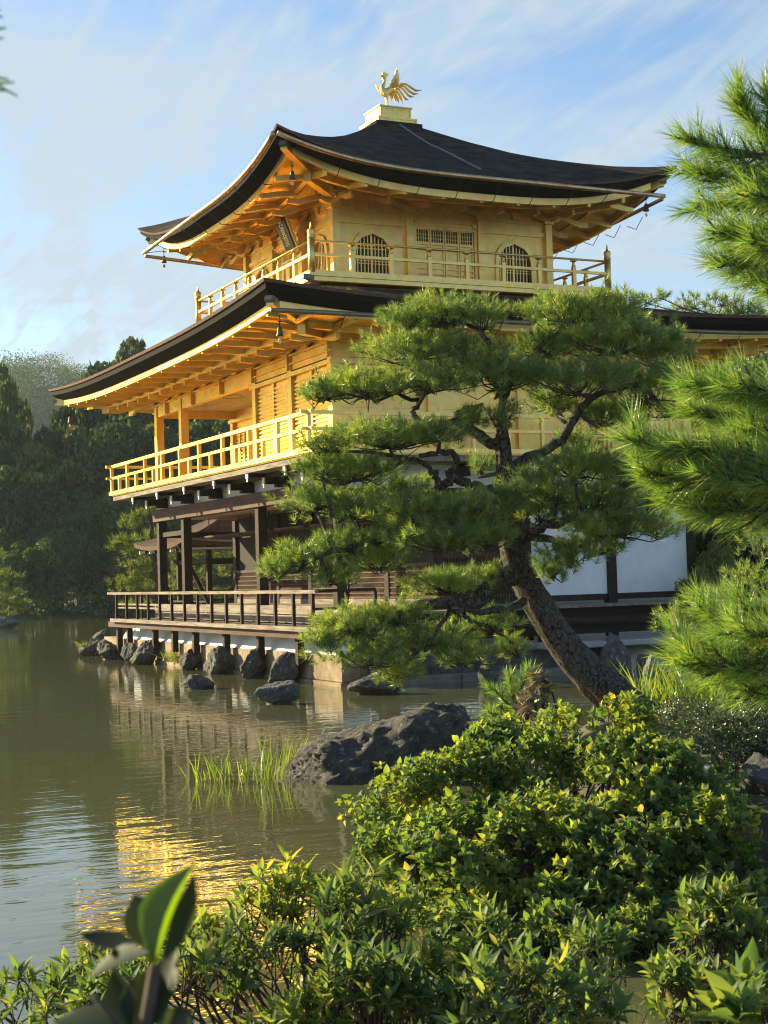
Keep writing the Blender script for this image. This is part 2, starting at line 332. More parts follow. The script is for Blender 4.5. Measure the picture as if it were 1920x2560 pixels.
def bark_mat():
    M = bpy.data.materials.new('pine_bark'); M.use_nodes = True; nt = M.node_tree; b = nt.nodes['Principled BSDF']; b.inputs['Roughness'].default_value = .9; b.inputs['Specular IOR Level'].default_value = .15
    tc = N(nt, 'ShaderNodeTexCoord'); mp = N(nt, 'ShaderNodeMapping'); mp.inputs['Scale'].default_value = (1, 1, .5); L(nt, tc.outputs['Object'], mp.inputs[0])
    nz_ = N(nt, 'ShaderNodeTexNoise', Scale=9, Detail=5); L(nt, mp.outputs[0], nz_.inputs['Vector'])
    wa = N(nt, 'ShaderNodeMix', data_type='RGBA'); wa.inputs['Factor'].default_value = .12; L(nt, mp.outputs[0], wa.inputs[6]); L(nt, nz_.outputs['Color'], wa.inputs[7])
    vo = N(nt, 'ShaderNodeTexVoronoi', Scale=21, feature='DISTANCE_TO_EDGE'); L(nt, wa.outputs[2], vo.inputs['Vector'])
    n2 = N(nt, 'ShaderNodeTexNoise', Scale=22, Detail=8, Roughness=.7); L(nt, tc.outputs['Object'], n2.inputs['Vector'])
    r1 = ramp(nt, [(.3, (.050, .041, .035)), (.6, (.115, .096, .084)), (.8, (.21, .185, .165))]); L(nt, n2.outputs[0], r1.inputs[0])
    r2 = ramp(nt, [(.0, (.30, .27, .25)), (.07, (1, 1, 1))]); L(nt, vo.outputs['Distance'], r2.inputs[0])
    mx = N(nt, 'ShaderNodeMix', data_type='RGBA', blend_type='MULTIPLY'); mx.inputs['Factor'].default_value = 1; L(nt, r1.outputs[0], mx.inputs[6]); L(nt, r2.outputs[0], mx.inputs[7]); L(nt, mx.outputs[2], b.inputs['Base Color'])
    ad = N(nt, 'ShaderNodeMath', operation='MULTIPLY_ADD'); ad.inputs[1].default_value = .3; L(nt, n2.outputs[0], ad.inputs[0]); L(nt, r2.outputs[0], ad.inputs[2])
    bp = N(nt, 'ShaderNodeBump', Strength=1, Distance=.03); L(nt, ad.outputs[0], bp.inputs['Height']); L(nt, bp.outputs[0], b.inputs['Normal'])
    return M
PBARK = bark_mat()
TWIG = mat('twig_bark', (.045, .032, .024), .9, noise_scale=12, c2=(.10, .075, .06))
# ================================================================== the golden pavilion
BX, BY = 16.56, 33.84
X1, X2, Y1, Y2 = 12.33, 20.79, 28.0, 39.73
XI = 14.46                                   # inner wall behind the open bay
PAV = empty('golden_pavilion', (BX, BY, .5), 'three storey golden pavilion with curved dark bark roofs standing over the pond', 'pavilion')

def roof(name, hx, hy, top, zmid, zhip, tip_d, edge, wall, fas_in, soffit_z, raf, chain=False):
    """Hipped roof with upswept corners. hx,hy eave half sizes; top = depth of slope; zmid/zhip: (d -> z) tables."""
    dm, zm = zip(*zmid); dh, zh = zip(*zhip)
    def zsurf(d, s):                                        # s = position along the eave, -1..1
        return np.interp(d, dm, zm) + (np.interp(d, dh, zh) - np.interp(d, dm, zm)) * abs(s) ** 3
    def lift(s): return (zh[0] - zm[0]) * abs(s) ** 3
    sides = [('x', -1), ('y', -1), ('x', 1), ('y', 1)]
    def P(side, out, lat, z):                               # out: metres from the centre plane, lat: along the eave
        ax, sg = side
        return (BX + sg * out, BY + lat, z) if ax == 'x' else (BX + lat, BY + sg * out, z)
    def halves(side): return (hx, hy) if side[0] == 'x' else (hy, hx)
    ns, nd = 48, 26
    R = MB(); E1 = MB(); E2 = MB(); F = MB(); SO = MB(); SE = MB()
    for sd_ in sides:
        ho, hl = halves(sd_)
        SS = np.sin(np.linspace(-1, 1, ns) * math.pi / 2)
        def row(d, dz, cut=0.):                             # a row of points d inside the eave, dz below the eave line
            return [P(sd_, ho - d, s * (hl - d), zm[0] + lift(s) + dz) for s in SS]
        R.grid([[P(sd_, ho - d, s * (hl - d), zsurf(d, s)) for s in SS] for d in np.linspace(0, top, nd)])
        t1, t2, t3, dtop = edge                             # bark edge, dark layers, fascia heights; fascia inset
        E1.grid([row(0, 0), row(.015, -t1), row(.05, -t1 - .004)], False)
        E2.grid([row(.05, -t1 - .002), row(.06, -t1 - t2 * .45), row(dtop, -t1 - t2), row(dtop + .25, -t1 - t2 + .02)], False)
        F.grid([row(dtop + .02, -t1 - t2 + .03), row(dtop + .02, -t1 - t2 - t3), row(dtop + .10, -t1 - t2 - t3), row(dtop + .10, -t1 - t2 + .03)], False)
        # soffit boards in two tiers, rising to the wall
        w_o = wall[0] if sd_[0] == 'x' else wall[1]
        a = dtop + .09; b = (ho - w_o) * .56; c = ho - w_o + .05
        z0 = zm[0] - t1 - t2 - t3 + .10; zk, zw = soffit_z
        def srow(d, z, lf): return [P(sd_, ho - d, s * (hl - d), z + lift(s) * lf) for s in SS]
        SO.grid([srow(a, z0, 1), srow((a + b) / 2, (z0 + zk) / 2 + .03, .75), srow(b, zk, .5)])
        SE.grid([srow(b + .10, zk - .12, .5), srow((b + c) / 2, (zk + zw) / 2 - .04, .25), srow(c, zw, 0.)])
        # beam carrying the outer rafters
        K_ = MB()
        K_.poly_bar([P(sd_, ho - b, s * (hl - b), zk - .06 + lift(s) * .5) for s in SS], .12, .13)
        sub[name + 'eave'].append((K_, sd_))
        n = raf[0] if sd_[0] == 'x' else raf[1]
        for k in range(n):                                  # each rafter runs in two tiers
            lat = (k - (n - 1) / 2) * raf[2]
            if abs(lat) > hl - dtop - .35: continue
            s = lat / hl
            lf = lift(s)
            m_ = MB()
            oa = ho - dtop - .0; ok = ho - b; ow = max(w_o, 0)
            need = abs(lat) - hl + ho                       # hip limit
            if need < ok: m_.poly_bar([P(sd_, oa - .06, lat, z0 - .075 + lf * 1.0), P(sd_, (oa + ok) / 2, lat, (z0 + zk) / 2 - .045 + lf * .8), P(sd_, ok - .05, lat, zk - .02 + lf * .55)], .085, .115)
            else: m_.bar(P(sd_, oa - .06, lat, z0 - .075 + lf), P(sd_, need + .05, lat, z0 + (zk - z0) * (oa - need) / (oa - ok) - .06 + lf * .8), .085, .115)
            if max(ow, need) < ok - .2:
                q = max(ow, need + .1)
                fr = (ok - q) / (ok - ow)
                m_.poly_bar([P(sd_, ok + .14, lat, zk - .19 + lf * .55), P(sd_, ok - .1, lat, zk - .205 + lf * .5), P(sd_, q - .05, lat, zk - .2 + (zw - zk + .12) * fr + lf * .1)], .085, .12)
            sub[name].append(m_)
    o = R.build(name, BARKR, PAV)
    o.data.polygons.foreach_set('use_smooth', [True] * len(o.data.polygons))
    E1.build('bark_eave_edge', EAVE, o); E2.build('dark_eave_layer', EAVED, o); F.build('gilt_fascia', GOLD, o)
    SO.build('outer_soffit', GOLD, o); SE.build('inner_soffit', GOLD, o)
    for m_ in sub[name]: m_.build('rafter', GOLD, o)
    for m_, q in sub[name + 'eave']: m_.build('eave_beam', GOLD, o)
    # hip rafters with capped ends
    for sx in (-1, 1):
        for sy in (-1, 1):
            t1, t2, t3, dtop = edge
            zt = zh[0] - t1 - t2 - t3
            wx, wy = wall
            p0 = np.array((BX + sx * (wx - .1), BY + sy * (wy - .1), soffit_z[1] - .16)); p1 = np.array((BX + sx * (hx - (hx - wx) * .56 + .05), BY + sy * (hy - (hy - wy) * .56 + .05), soffit_z[0] - .16 + (zh[0] - zm[0]) * .45))
            p2 = np.array((BX + sx * (hx - dtop + .12), BY + sy * (hy - dtop + .12), zt + .06))
            h = MB(); h.bar(p0, p1 + (p1 - p0) * .06, .16, .2); h.bar(p1 - (p2 - p1) * .1 + np.array((0, 0, .17)), p2 + np.array((0, 0, .02)), .15, .17)
            ob = h.build('hip_rafter', GOLD, o)
            c = MB(); d_ = nrm(p2 - p1); c.bar(p2 - d_ * .06 + np.array((0, 0, .02)), p2 + d_ * .06 + np.array((0, 0, .055)), .152, .10); c.build('hip_rafter_cap', VERD, o)
            tipz = p2; tips[(name, sx, sy)] = p2 - d_ * .35
    return o, zsurf, P
sub = {k: [] for k in ('upper_roof', 'lower_roof', 'upper_roofeave', 'lower_roofeave')}
tips = {}
UMID = [(0, 10.62), (.45, 10.87), (1.05, 11.17), (1.65, 11.48), (2.2, 11.76), (2.75, 12.02), (3.55, 12.47), (4.35, 12.95)]
UHIP = [(0, 11.29), (.45, 11.33), (1.05, 11.45), (1.65, 11.63), (2.2, 11.82), (2.75, 12.05), (3.55, 12.47), (4.35, 12.95)]
UR, uz, uP = roof('upper_roof', 4.95, 4.95, 4.35, UMID, UHIP, 0, (.05, .24, .15, .36), (2.75, 2.75), .36, (10.42, 10.66), (9, 9, .93))
dl = np.linspace(0, 3.6, 9)
LMID = [(d, 7.19 + .90 * (d / 3.6) ** 1.45) for d in dl]
LHIP = [(d, z + .24 * (1 - d / 3.6) ** 1.6) for d, z in LMID]
LR, lz, lP = roof('lower_roof', 6.60, 8.23, 3.6, LMID, LHIP, 0, (.06, .27, .13, .30), (4.23, 5.86), .3, (6.80, 6.99), (17, 13, .93))

# ---- finial base of the upper roof
m_ = MB(); m_.box((BX - .62, BY - .62, 12.9), (BX + .62, BY + .62, 13.03)); m_.build('bark_cap', BARKR, UR)
def panel_face(m_, cx, cy, h, z0, z1, n):
    for ax in 'xy':
        for sg in (-1, 1):
            for k in range(n):
                w = 2 * h / n; a = -h + k * w + .035; b = a + w - .07
                zz0, zz1 = z0 + .03, z1 - .03; o_ = h + .001
                for (u0, v0, u1, v1) in ((a, zz0, b, zz0 + .018), (a, zz1 - .018, b, zz1), (a, zz0 + .018, a + .018, zz1 - .018), (b - .018, zz0 + .018, b, zz1 - .018)):
                    if ax == 'y': m_.box((cx + u0, cy + sg * (o_), v0), (cx + u1, cy + sg * (o_ + .012), v1))
                    else: m_.box((cx + sg * o_, cy + u0, v0), (cx + sg * (o_ + .012), cy + u1, v1))
m_ = MB(); m_.box((BX - .53, BY - .53, 13.03), (BX + .53, BY + .53, 13.17)); panel_face(m_, BX, BY, .53, 13.03, 13.17, 3)
m_.box((BX - .42, BY - .42, 13.17), (BX + .42, BY + .42, 13.44)); panel_face(m_, BX, BY, .42, 13.17, 13.44, 2)
m_.box((BX - .45, BY - .45, 13.44), (BX + .45, BY + .45, 13.47))
m_.build('finial_pedestal', GOLD, UR)
# ---- lightning chain down the front slope
m_ = MB()
yy = np.linspace(33.22, 29.35, 70)
for i, y in enumerate(yy):
    z = uz(4.95 - (BY - y), 0) + .03; a = .012 if i % 2 else .0
    m_.box((BX - .014 - a, y - .018, z - .02), (BX + .014 + a, y + .018, z + .012))
m_.build('lightning_chain', mat('weathered_zinc', (.20, .21, .23), .6, metal=.5), UR)

# ---- gutters
def gutter(parent, pts, r=.05, rings=0, m=COPPER):
    g = MB(); g.tube(pts, r, 10)
    n = len(pts)
    o = g.build('rain_gutter', m, parent)
    return o
def curve_pts(pts, n=24):
    t = np.linspace(0, 1, len(pts)); q = np.linspace(0, 1, n); P_ = np.array(pts)
    # smooth by cubic through numpy polyfit per axis
    return np.stack([np.interp(q, t, P_[:, i]) for i in range(3)], 1)
ss = np.linspace(-1, 1, 30)
# south gutter: hugs the eave at the near corner, then runs straight past the far tip
lat = np.linspace(-4.97, 4.15, 30)
gz = [10.52 + .55 * max(0, -l / 4.97) ** 3.2 - .012 * max(0, l) for l in lat]
gutter(UR, [(BX - 5.04, BY + l, z) for l, z in zip(lat, gz)])
lat2 = np.linspace(-4.97, 4.5, 30)
gz2 = [10.54 + .53 * max(0, -l / 4.97) ** 3.2 - .004 * max(0, l) for l in lat2]
gutter(UR, [(BX + l, BY - 5.04, z) for l, z in zip(lat2, gz2)])
gutter(UR, [(BX - 5.0, BY + 4.17, 10.40), (BX - 2.0, BY + 4.9, 10.36), (BX + 4.9, BY + 5.0, 10.33)], .045)
gutter(UR, [(BX + 4.48, BY - 4.97, 10.47), (BX + 4.95, BY - 1, 10.45), (BX + 4.95, BY + 4.9, 10.40)], .045)
gl = np.linspace(-6.45, 6.6, 40)
gutter(LR, [(BX + l, BY - 8.16, 6.86 + .22 * max(0, (l - 2) / 4.6) ** 3) for l in gl], .045, m=mat('dull_bronze_gutter', (.20, .15, .09), .5, metal=.8, noise_scale=5, c2=(.32, .25, .16)))
def hook(parent, p, q, r_):
    h = MB(); h.tube([p, q, r_], .009, 5); h.build('gutter_bracket', IRON, parent)
for k in range(-4, 5):
    l = k * .93 + .2
    hook(UR, (BX - 5.04, BY + l, np.interp(l, lat, gz) - .05), (BX - 4.68, BY + l, 10.16 + .67 * abs(l / 4.95) ** 3), (BX - 4.5, BY + l, 10.17 + .67 * abs(l / 4.95) ** 3))
    hook(UR, (BX + l, BY - 5.04, np.interp(l, lat2, gz2) - .05), (BX + l, BY - 4.68, 10.16 + .67 * abs(l / 4.95) ** 3), (BX + l, BY - 4.5, 10.17 + .67 * abs(l / 4.95) ** 3))
    if abs(k) < 5: hook(UR, (BX + 4.95, BY + l, 10.42), (BX + 4.75, BY + l, 10.10), (BX + 4.5, BY + l, 10.16))
for k in range(-5, 7):
    l = k * 1.0
    hook(LR, (BX + l, BY - 8.16, 6.82), (BX + l, BY - 7.95, 6.64), (BX + l, BY - 7.75, 6.7))

# ---- boat-shaped bracket: an arm with curved underside and bearing blocks, along an axis
def bracket(m_, c, ax, sg, w=.62, h=.12, t=.10, blocks=3):
    prof = [(-w / 2, 0), (w / 2, 0), (w / 2, -h * .3), (w * .36, -h * .8), (w * .22, -h), (-w * .22, -h), (-w * .36, -h * .8), (-w / 2, -h * .3)]
    if ax == 'x':
        m_.prism([(c[1] + a, c[2] + b) for a, b in prof], 'x', c[0], c[0] + sg * t)
    else:
        m_.prism([(c[0] + a, c[2] + b) for a, b in prof], 'y', c[1], c[1] + sg * t)
    for k in range(blocks):
        u = (k - (blocks - 1) / 2) * (w - .13) / max(1, blocks - 1) if blocks > 1 else 0
        bb = .065
        if ax == 'x': m_.box((c[0] + sg * -.004, c[1] + u - bb, c[2] + .003), (c[0] + sg * (t + .012), c[1] + u + bb, c[2] + .075))
        else: m_.box((c[0] + u - bb, c[1] + sg * -.004, c[2] + .003), (c[0] + u + bb, c[1] + sg * (t + .012), c[2] + .075))

# ================= third storey
h3 = 2.75; C3 = (-2.75, -.92, .92, 2.75)
def P3(ax, sg, out, lat, z): return (BX + sg * out, BY + lat, z) if ax == 'x' else (BX + lat, BY + sg * out, z)
def box3(m_, ax, sg, o0, o1, l0, l1, z0, z1):
    m_.box(P3(ax, sg, o0, l0, z0), P3(ax, sg, o1, l1, z1))
def kato(lat, hw, z0, z1, n=10):            # bell-shaped window outline (lat,z), bottom-left round to bottom-right
    pr = [(1.0, 0.), (.985, .45), (.96, .62), (.90, .73), (.80, .81), (.66, .865), (.60, .90), (.42, .925), (.30, .945), (.16, .962), (.05, .985), (0, 1.0)]
    H = z1 - z0
    return [(lat - a * hw, z0 + b * H) for a, b in pr] + [(lat + a * hw, z0 + b * H) for a, b in pr[-2::-1]]
for ax, sg in (('x', -1), ('y', -1), ('x', 1), ('y', 1)):
    w = MB()
    # wall panels with openings left for the windows: pieces around each opening
    for a, b in ((C3[0], C3[1]), (C3[2], C3[3])):
        c = (a + b) / 2; hw = .44
        out = kato(c, hw, 8.62, 9.72)
        # left, right and over-arch fillets
        box3(w, ax, sg, h3 - .10, h3 - .02, a, c - hw, 8.4, 10.7); box3(w, ax, sg, h3 - .10, h3 - .02, c + hw, b, 8.4, 10.7)
        box3(w, ax, sg, h3 - .10, h3 - .02, c - hw, c + hw, 8.4, 8.62); box3(w, ax, sg, h3 - .10, h3 - .02, c - hw, c + hw, 9.72, 10.7)
        half = len(out) // 2
        for i in range(len(out) - 1):
            (l0, q0), (l1, q1) = out[i], out[i + 1]
            if abs(l1 - l0) < 1e-6: continue
            vs = [P3(ax, sg, h3 - .02, l0, q0), P3(ax, sg, h3 - .02, l1, q1), P3(ax, sg, h3 - .02, l1, 9.72), P3(ax, sg, h3 - .02, l0, 9.72),
                  P3(ax, sg, h3 - .10, l0, q0), P3(ax, sg, h3 - .10, l1, q1)]
            w.add(vs, [(0, 1, 2, 3), (0, 4, 5, 1)])
    box3(w, ax, sg, h3 - .10, h3 - .02, C3[1], C3[2], 10.04, 10.7)
    box3(w, ax, sg, h3 - .30, h3 - .22, C3[1], C3[2], 8.4, 10.04)
    wall3 = w.build('top_storey_wall', GOLD, PAV)
    t = MB()
    for a, b in ((C3[0] + .08, C3[1] - .08), (C3[1] + .08, C3[2] - .08), (C3[2] + .08, C3[3] - .08)):
        box3(t, ax, sg, h3 - .015, h3 + .02, a, b, 9.92, 10.02)
        box3(t, ax, sg, h3 - .015, h3 + .012, a, b, 10.21, 10.27)
        box3(t, ax, sg, h3 - .015, h3 + .03, a, b, 10.44, 10.52)
        c = (a + b) / 2
        box3(t, ax, sg, h3 - .012, h3 + .05, c - .045, c + .045, 10.275, 10.435); box3(t, ax, sg, h3 - .012, h3 + .08, c - .08, c + .08, 10.40, 10.437)
    t.build('wall_rail', GOLD, wall3)
    for a, b in ((C3[0], C3[1]), (C3[2], C3[3])):
        c = (a + b) / 2
        wi = MB(); o1 = kato(c, .53, 8.56, 9.84); o2 = kato(c, .44, 8.62, 9.72)
        for i in range(len(o1) - 1):
            q = [P3(ax, sg, h3 + .025, *o1[i]), P3(ax, sg, h3 + .025, *o1[i + 1]), P3(ax, sg, h3 + .025, *o2[i + 1]), P3(ax, sg, h3 + .025, *o2[i])]
            q2 = [P3(ax, sg, h3 - .03, *o1[i]), P3(ax, sg, h3 - .03, *o1[i + 1]), P3(ax, sg, h3 - .05, *o2[i + 1]), P3(ax, sg, h3 - .05, *o2[i])]
            wi.add(q + q2, [(0, 1, 2, 3), (0, 4, 5, 1), (3, 2, 6, 7)])
        wo = wi.build('cusped_window', GOLD, PAV)
        tag(wo, 'bell shaped cusped window with close vertical bars')
        ba = MB()
        for k in range(-4, 5):
            l = c + k * .088
            u = abs(l - c) / .44
            zt = float(np.interp(u, [0, .05, .16, .3, .42, .6, .66, .8, .9, .96, 1], [9.72, 9.70, 9.68, 9.66, 9.64, 9.61, 9.57, 9.51, 9.42, 9.3, 9.1]))
            hw = .026 if k == 0 else .012
            box3(ba, ax, sg, h3 - .085, h3 - .06, l - hw, l + hw, 8.62, zt)
        for z in (8.72, 9.04, 9.10, 9.38):
            box3(ba, ax, sg, h3 - .095, h3 - .087, c - .43, c + .43, z, z + .022)
        ba.build('window_lattice', GOLD, wo)
        pn = MB(); box3(pn, ax, sg, h3 - .14, h3 - .12, c - .46, c + .46, 8.6, 9.75); pn.build('window_screen', GLASSD, wo)
    # double-leaf panelled doors in the middle bay
    d = MB(); a, b = C3[1] + .16, C3[2] - .16
    box3(d, ax, sg, h3 - .06, h3 + .03, a - .07, a, 8.5, 10.06); box3(d, ax, sg, h3 - .06, h3 + .03, b, b + .07, 8.5, 10.06)
    box3(d, ax, sg, h3 - .06, h3 + .05, a - .12, b + .12, 9.98, 10.04)
    box3(d, ax, sg, h3 - .06, h3 + .10, a - .03, a + .05, 10.0, 10.08); box3(d, ax, sg, h3 - .06, h3 + .10, b - .05, b + .03, 10.0, 10.08)
    door = d.build('panelled_door', GOLD, PAV)
    nle = 4; wl = (b - a) / nle
    for k in range(nle):
        e = MB(); l0 = a + k * wl + .008; l1 = l0 + wl - .016
        f0, f1 = h3 - .05, h3 - .005
        box3(e, ax, sg, f0, f1, l0, l0 + .035, 8.5, 9.96); box3(e, ax, sg, f0, f1, l1 - .035, l1, 8.5, 9.96)
        for z0, z1 in ((9.90, 9.96), (9.56, 9.62), (9.44, 9.48), (9.0, 9.05), (8.88, 8.92), (8.5, 8.56)):
            box3(e, ax, sg, f0, f1, l0 + .035, l1 - .035, z0, z1)
        box3(e, ax, sg, f0 - .01, f0 + .012, l0 + .035, l1 - .035, 8.56, 9.56)
        for j in range(1, 5):
            l = l0 + .035 + (l1 - l0 - .07) * j / 5; box3(e, ax, sg, f0 + .005, f1 - .012, l - .008, l + .008, 9.62, 9.90)
        for z in (9.70, 9.79): box3(e, ax, sg, f0 + .01, f1 - .02, l0 + .035, l1 - .035, z, z + .014)
        e.build('door_leaf', GOLD, door)
    s_ = MB(); box3(s_, ax, sg, h3 - .10, h3 - .065, a, b, 9.58, 9.95); s_.build('door_screen', GLASSD, door)
# columns and their bracket clusters
done = set()
for i in C3:
    for j in C3:
        if abs(i) < 2.7 and abs(j) < 2.7: continue
        m_ = MB(); m_.box((BX + i - .085, BY + j - .085, 8.4), (BX + i + .085, BY + j + .085, 10.22)); col3 = m_.build('top_storey_column', GOLD, PAV)
        br = MB(); x, y = BX + i, BY + j
        br.box((x - .13, y - .13, 10.225), (x + .13, y + .13, 10.33))
        if abs(i) > 2.7:
            sg = 1 if i > 0 else -1; bracket(br, (x + sg * .02, y, 10.40), 'x', sg, .74, .11, .10)
            br.box((x, y - .05, 10.34), (x + sg * .34, y + .05, 10.44)); bracket(br, (x + sg * .28, y, 10.54), 'x', sg, .6, .10, .09)
        if abs(j) > 2.7:
            sg = 1 if j > 0 else -1; bracket(br, (x, y + sg * .02, 10.405), 'y', sg, .74, .11, .10)
            br.box((x - .051, y, 10.345), (x + .051, y + sg * .34, 10.445)); bracket(br, (x, y + sg * .28, 10.545), 'y', sg, .6, .10, .09)
        br.build('bracket_cluster', GOLD, col3)
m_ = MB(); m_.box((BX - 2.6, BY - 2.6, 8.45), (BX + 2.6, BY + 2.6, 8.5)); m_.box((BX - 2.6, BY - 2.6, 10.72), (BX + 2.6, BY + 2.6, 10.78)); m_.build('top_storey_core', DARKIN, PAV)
# balcony of the third storey
m_ = MB(); e = 3.85
m_.box((BX - e, BY - e, 8.46), (BX + e, BY + e, 8.53))
for ax, sg in (('x', -1), ('y', -1), ('x', 1), ('y', 1)):
    q = 0 if ax == 'x' else .003
    box3(m_, ax, sg, e - .16 - q, e - .02 - q, -e + .05, e - .05, 8.36, 8.455)
balc = m_.build('upper_balcony_floor', GOLD, PAV)
m_ = MB()
for sx in (-1, 1):
    for sy in (-1, 1): m_.bar((BX + sx * 3.2, BY + sy * 3.2, 8.39), (BX + sx * 3.99, BY + sy * 3.99, 8.40), .13, .11)
m_.build('corner_beam_end', VERD, balc)
m_ = MB(); hs = 3.36
m_.box((BX - hs, BY - hs, 7.7), (BX + hs, BY + hs, 8.37))
for ax, sg in (('x', -1), ('y', -1), ('x', 1), ('y', 1)):
    box3(m_, ax, sg, hs - .02, hs + .02, -hs - .021, hs + .021, 8.255, 8.275)
    for l in (-hs + .12, -1.72 - .86, -.82, .98, 2.6):
        c = P3(ax, sg, hs, l, 8.25); bracket(m_, c, ax, sg, .5, .12, .06, 3)
m_.build('balcony_base', GOLD, PAV)
def railing3():
    root = empty('upper_railing', (BX, BY, 8.53)); root.parent = PAV
    root.location = Vector((0, 0, 8.03))
    e = 3.75
    for ax, sg in (('x', -1), ('y', -1), ('x', 1), ('y', 1)):
        q = .0 if ax == 'x' else .002
        m_ = MB()
        box3(m_, ax, sg, e - .045 - q, e + .045 + q, -e + .05, e - .05, 8.532, 8.60); m_.build('bottom_rail', GOLD, root)
        m_ = MB(); box3(m_, ax, sg, e - .03 - q, e + .03 + q, -e + .05, e - .05, 8.905, 8.965); m_.build('middle_rail', GOLD, root)
        m_ = MB(); m_.tube([P3(ax, sg, e, -e + .04, 9.225), P3(ax, sg, e, e - .04, 9.225)], .027, 8); m_.build('top_rail', GOLD, root)
        for k in range(1, 8):
            l = -e + k * (2 * e) / 8
            m_ = MB(); box3(m_, ax, sg, e - .042, e + .042, l - .042, l + .042, 8.60, 9.04)
            c = P3(ax, sg, e, l, 9.04); m_.lathe(c, [(.042, 0), (.048, .03), (.036, .07), (.028, .11), (.075, .13), (.085, .15), (.06, .165)], 10)
            m_.build('railing_post', GOLD, root)
    for sx in (-1, 1):
        for sy in (-1, 1):
            m_ = MB(); x, y = BX + sx * e, BY + sy * e
            m_.tube([(x, y, 8.532), (x, y, 9.27)], .075, 12)
            m_.lathe((x, y, 9.27), [(.076, 0), (.085, .01), (.085, .03), (.07, .045), (.075, .10), (.085, .16), (.07, .19), (.03, .21), (.022, .26), (.012, .33), (.002, .36)], 12)
            m_.build('finial_post', GOLD, root)
railing3()

# ================= second storey
ycols = (28.0, 30.12, 32.25, 37.55, 39.63)
xcols = (X1, XI, 16.57, 18.68, X2)
cols2 = [(X1, y) for y in ycols] + [(x, Y1) for x in xcols[1:]] + [(x, 39.63) for x in xcols[1:]] + [(X2, y) for y in (30.12, 32.25, 34.4, 36.5)]
for x, y in cols2:
    m_ = MB(); m_.box((x - .10, y - .10, 4.44), (x + .10, y + .10, 6.70)); m_.build('middle_storey_column', GOLD, PAV)
# head beam, upper frieze, brackets
m_ = MB()
m_.box((X1 - .07, Y1 - .13, 6.42), (X1 + .07, Y2 + .10, 6.70)); m_.box((X1 + .07, Y1 - .075, 6.42), (X2 + .12, Y1 + .07, 6.70))
m_.box((X2 - .07, Y1 + .07, 6.42), (X2 + .07, Y2, 6.70)); m_.box((X1 + .07, Y2 - .17, 6.42), (X2 - .07, Y2 - .03, 6.70))
m_.box((X1 - .13, Y1 - .14, 6.705), (X1 + .10, Y2 + .16, 6.745)); m_.box((X1 + .10, Y1 - .14, 6.706), (X2 + .14, Y1 + .10, 6.746))
m_.box((X1 - .05, Y1 - .05, 6.75), (X1 + .05, Y2, 7.05)); m_.box((X1 + .05, Y1 - .05, 6.75), (X2 + .05, Y1 + .05, 7.05))
m_.build('head_beam', GOLD, PAV)
m_ = MB()
m_.box((X1 - .14, Y1 - .15, 6.28), (X1 - .02, 32.42, 6.37)); m_.box((X1 - .02, Y1 - .151, 6.281), (X2 + .14, Y1 - .02, 6.371))
m_.box((XI - .14, 34.0, 6.30), (XI - .03, Y2 + .05, 6.39)); m_.box((X1 - .135, Y1 - .14, 6.53), (X1 - .06, 32.2, 6.555))
m_.build('long_wall_rail', GOLD, PAV)
for i, y in enumerate(np.arange(28.0, 39.8, 1.064)):
    b_ = MB(); big = i % 2 == 0
    bracket(b_, (X1 - .09, y, 6.86), 'x', -1, .62 if big else .3, .10, .14, 3 if big else 1)
    if big: b_.box((X1 - .16, y - .045, 6.42), (X1 - .06, y + .045, 6.78)); b_.box((X1 - .45, y - .05, 6.75), (X1 - .06, y + .05, 6.85)); bracket(b_, (X1 - .42, y, 6.93), 'x', -1, .5, .09, .1, 3)
    b_.build('eave_bracket', GOLD, PAV)
for i, x in enumerate(np.arange(13.4, 20.9, 1.055)):
    b_ = MB(); big = i % 2 == 1
    bracket(b_, (x, Y1 - .09, 6.86), 'y', -1, .62 if big else .3, .10, .14, 3 if big else 1)
    if big: b_.box((x - .05, Y1 - .45, 6.75), (x + .05, Y1 - .06, 6.85)); bracket(b_, (x, Y1 - .42, 6.93), 'y', -1, .5, .09, .1, 3)
    b_.build('eave_bracket', GOLD, PAV)
m_ = MB(); m_.tube([(X1 - .46, Y1 - .3, 6.95), (X1 - .46, Y2 + .3, 6.95)], .06, 8); m_.tube([(X1 - .3, Y1 - .46, 6.95), (X2 + .3, Y1 - .46, 6.95)], .06, 8); m_.build('eave_purlin', GOLD, PAV)
# louvred screens of the closed bays on the pond side
for a, b in ((Y1 + .1, 30.02), (30.22, 32.15)):
    m_ = MB(); m_.box((X1 - .01, a, 4.5), (X1 + .03, b, 6.28)); mid = (a + b) / 2
    m_.box((X1 - .055, mid - .05, 4.5), (X1 - .012, mid + .05, 6.28))
    lv = m_.build('louvred_screen', GOLD, PAV)
    q = MB(); z = 4.58
    while z < 6.22:
        for u0, u1 in ((a, mid - .05), (mid + .05, b)): q.bar((X1 - .035, u0, z), (X1 - .035, u1, z), .012, .05, up=(-.55, 0, 1)); q.box((X1 - .05, u0, z - .012), (X1 - .012, u1, z + .006))
        z += .088
    q.build('louvre_slats', GOLD, lv)
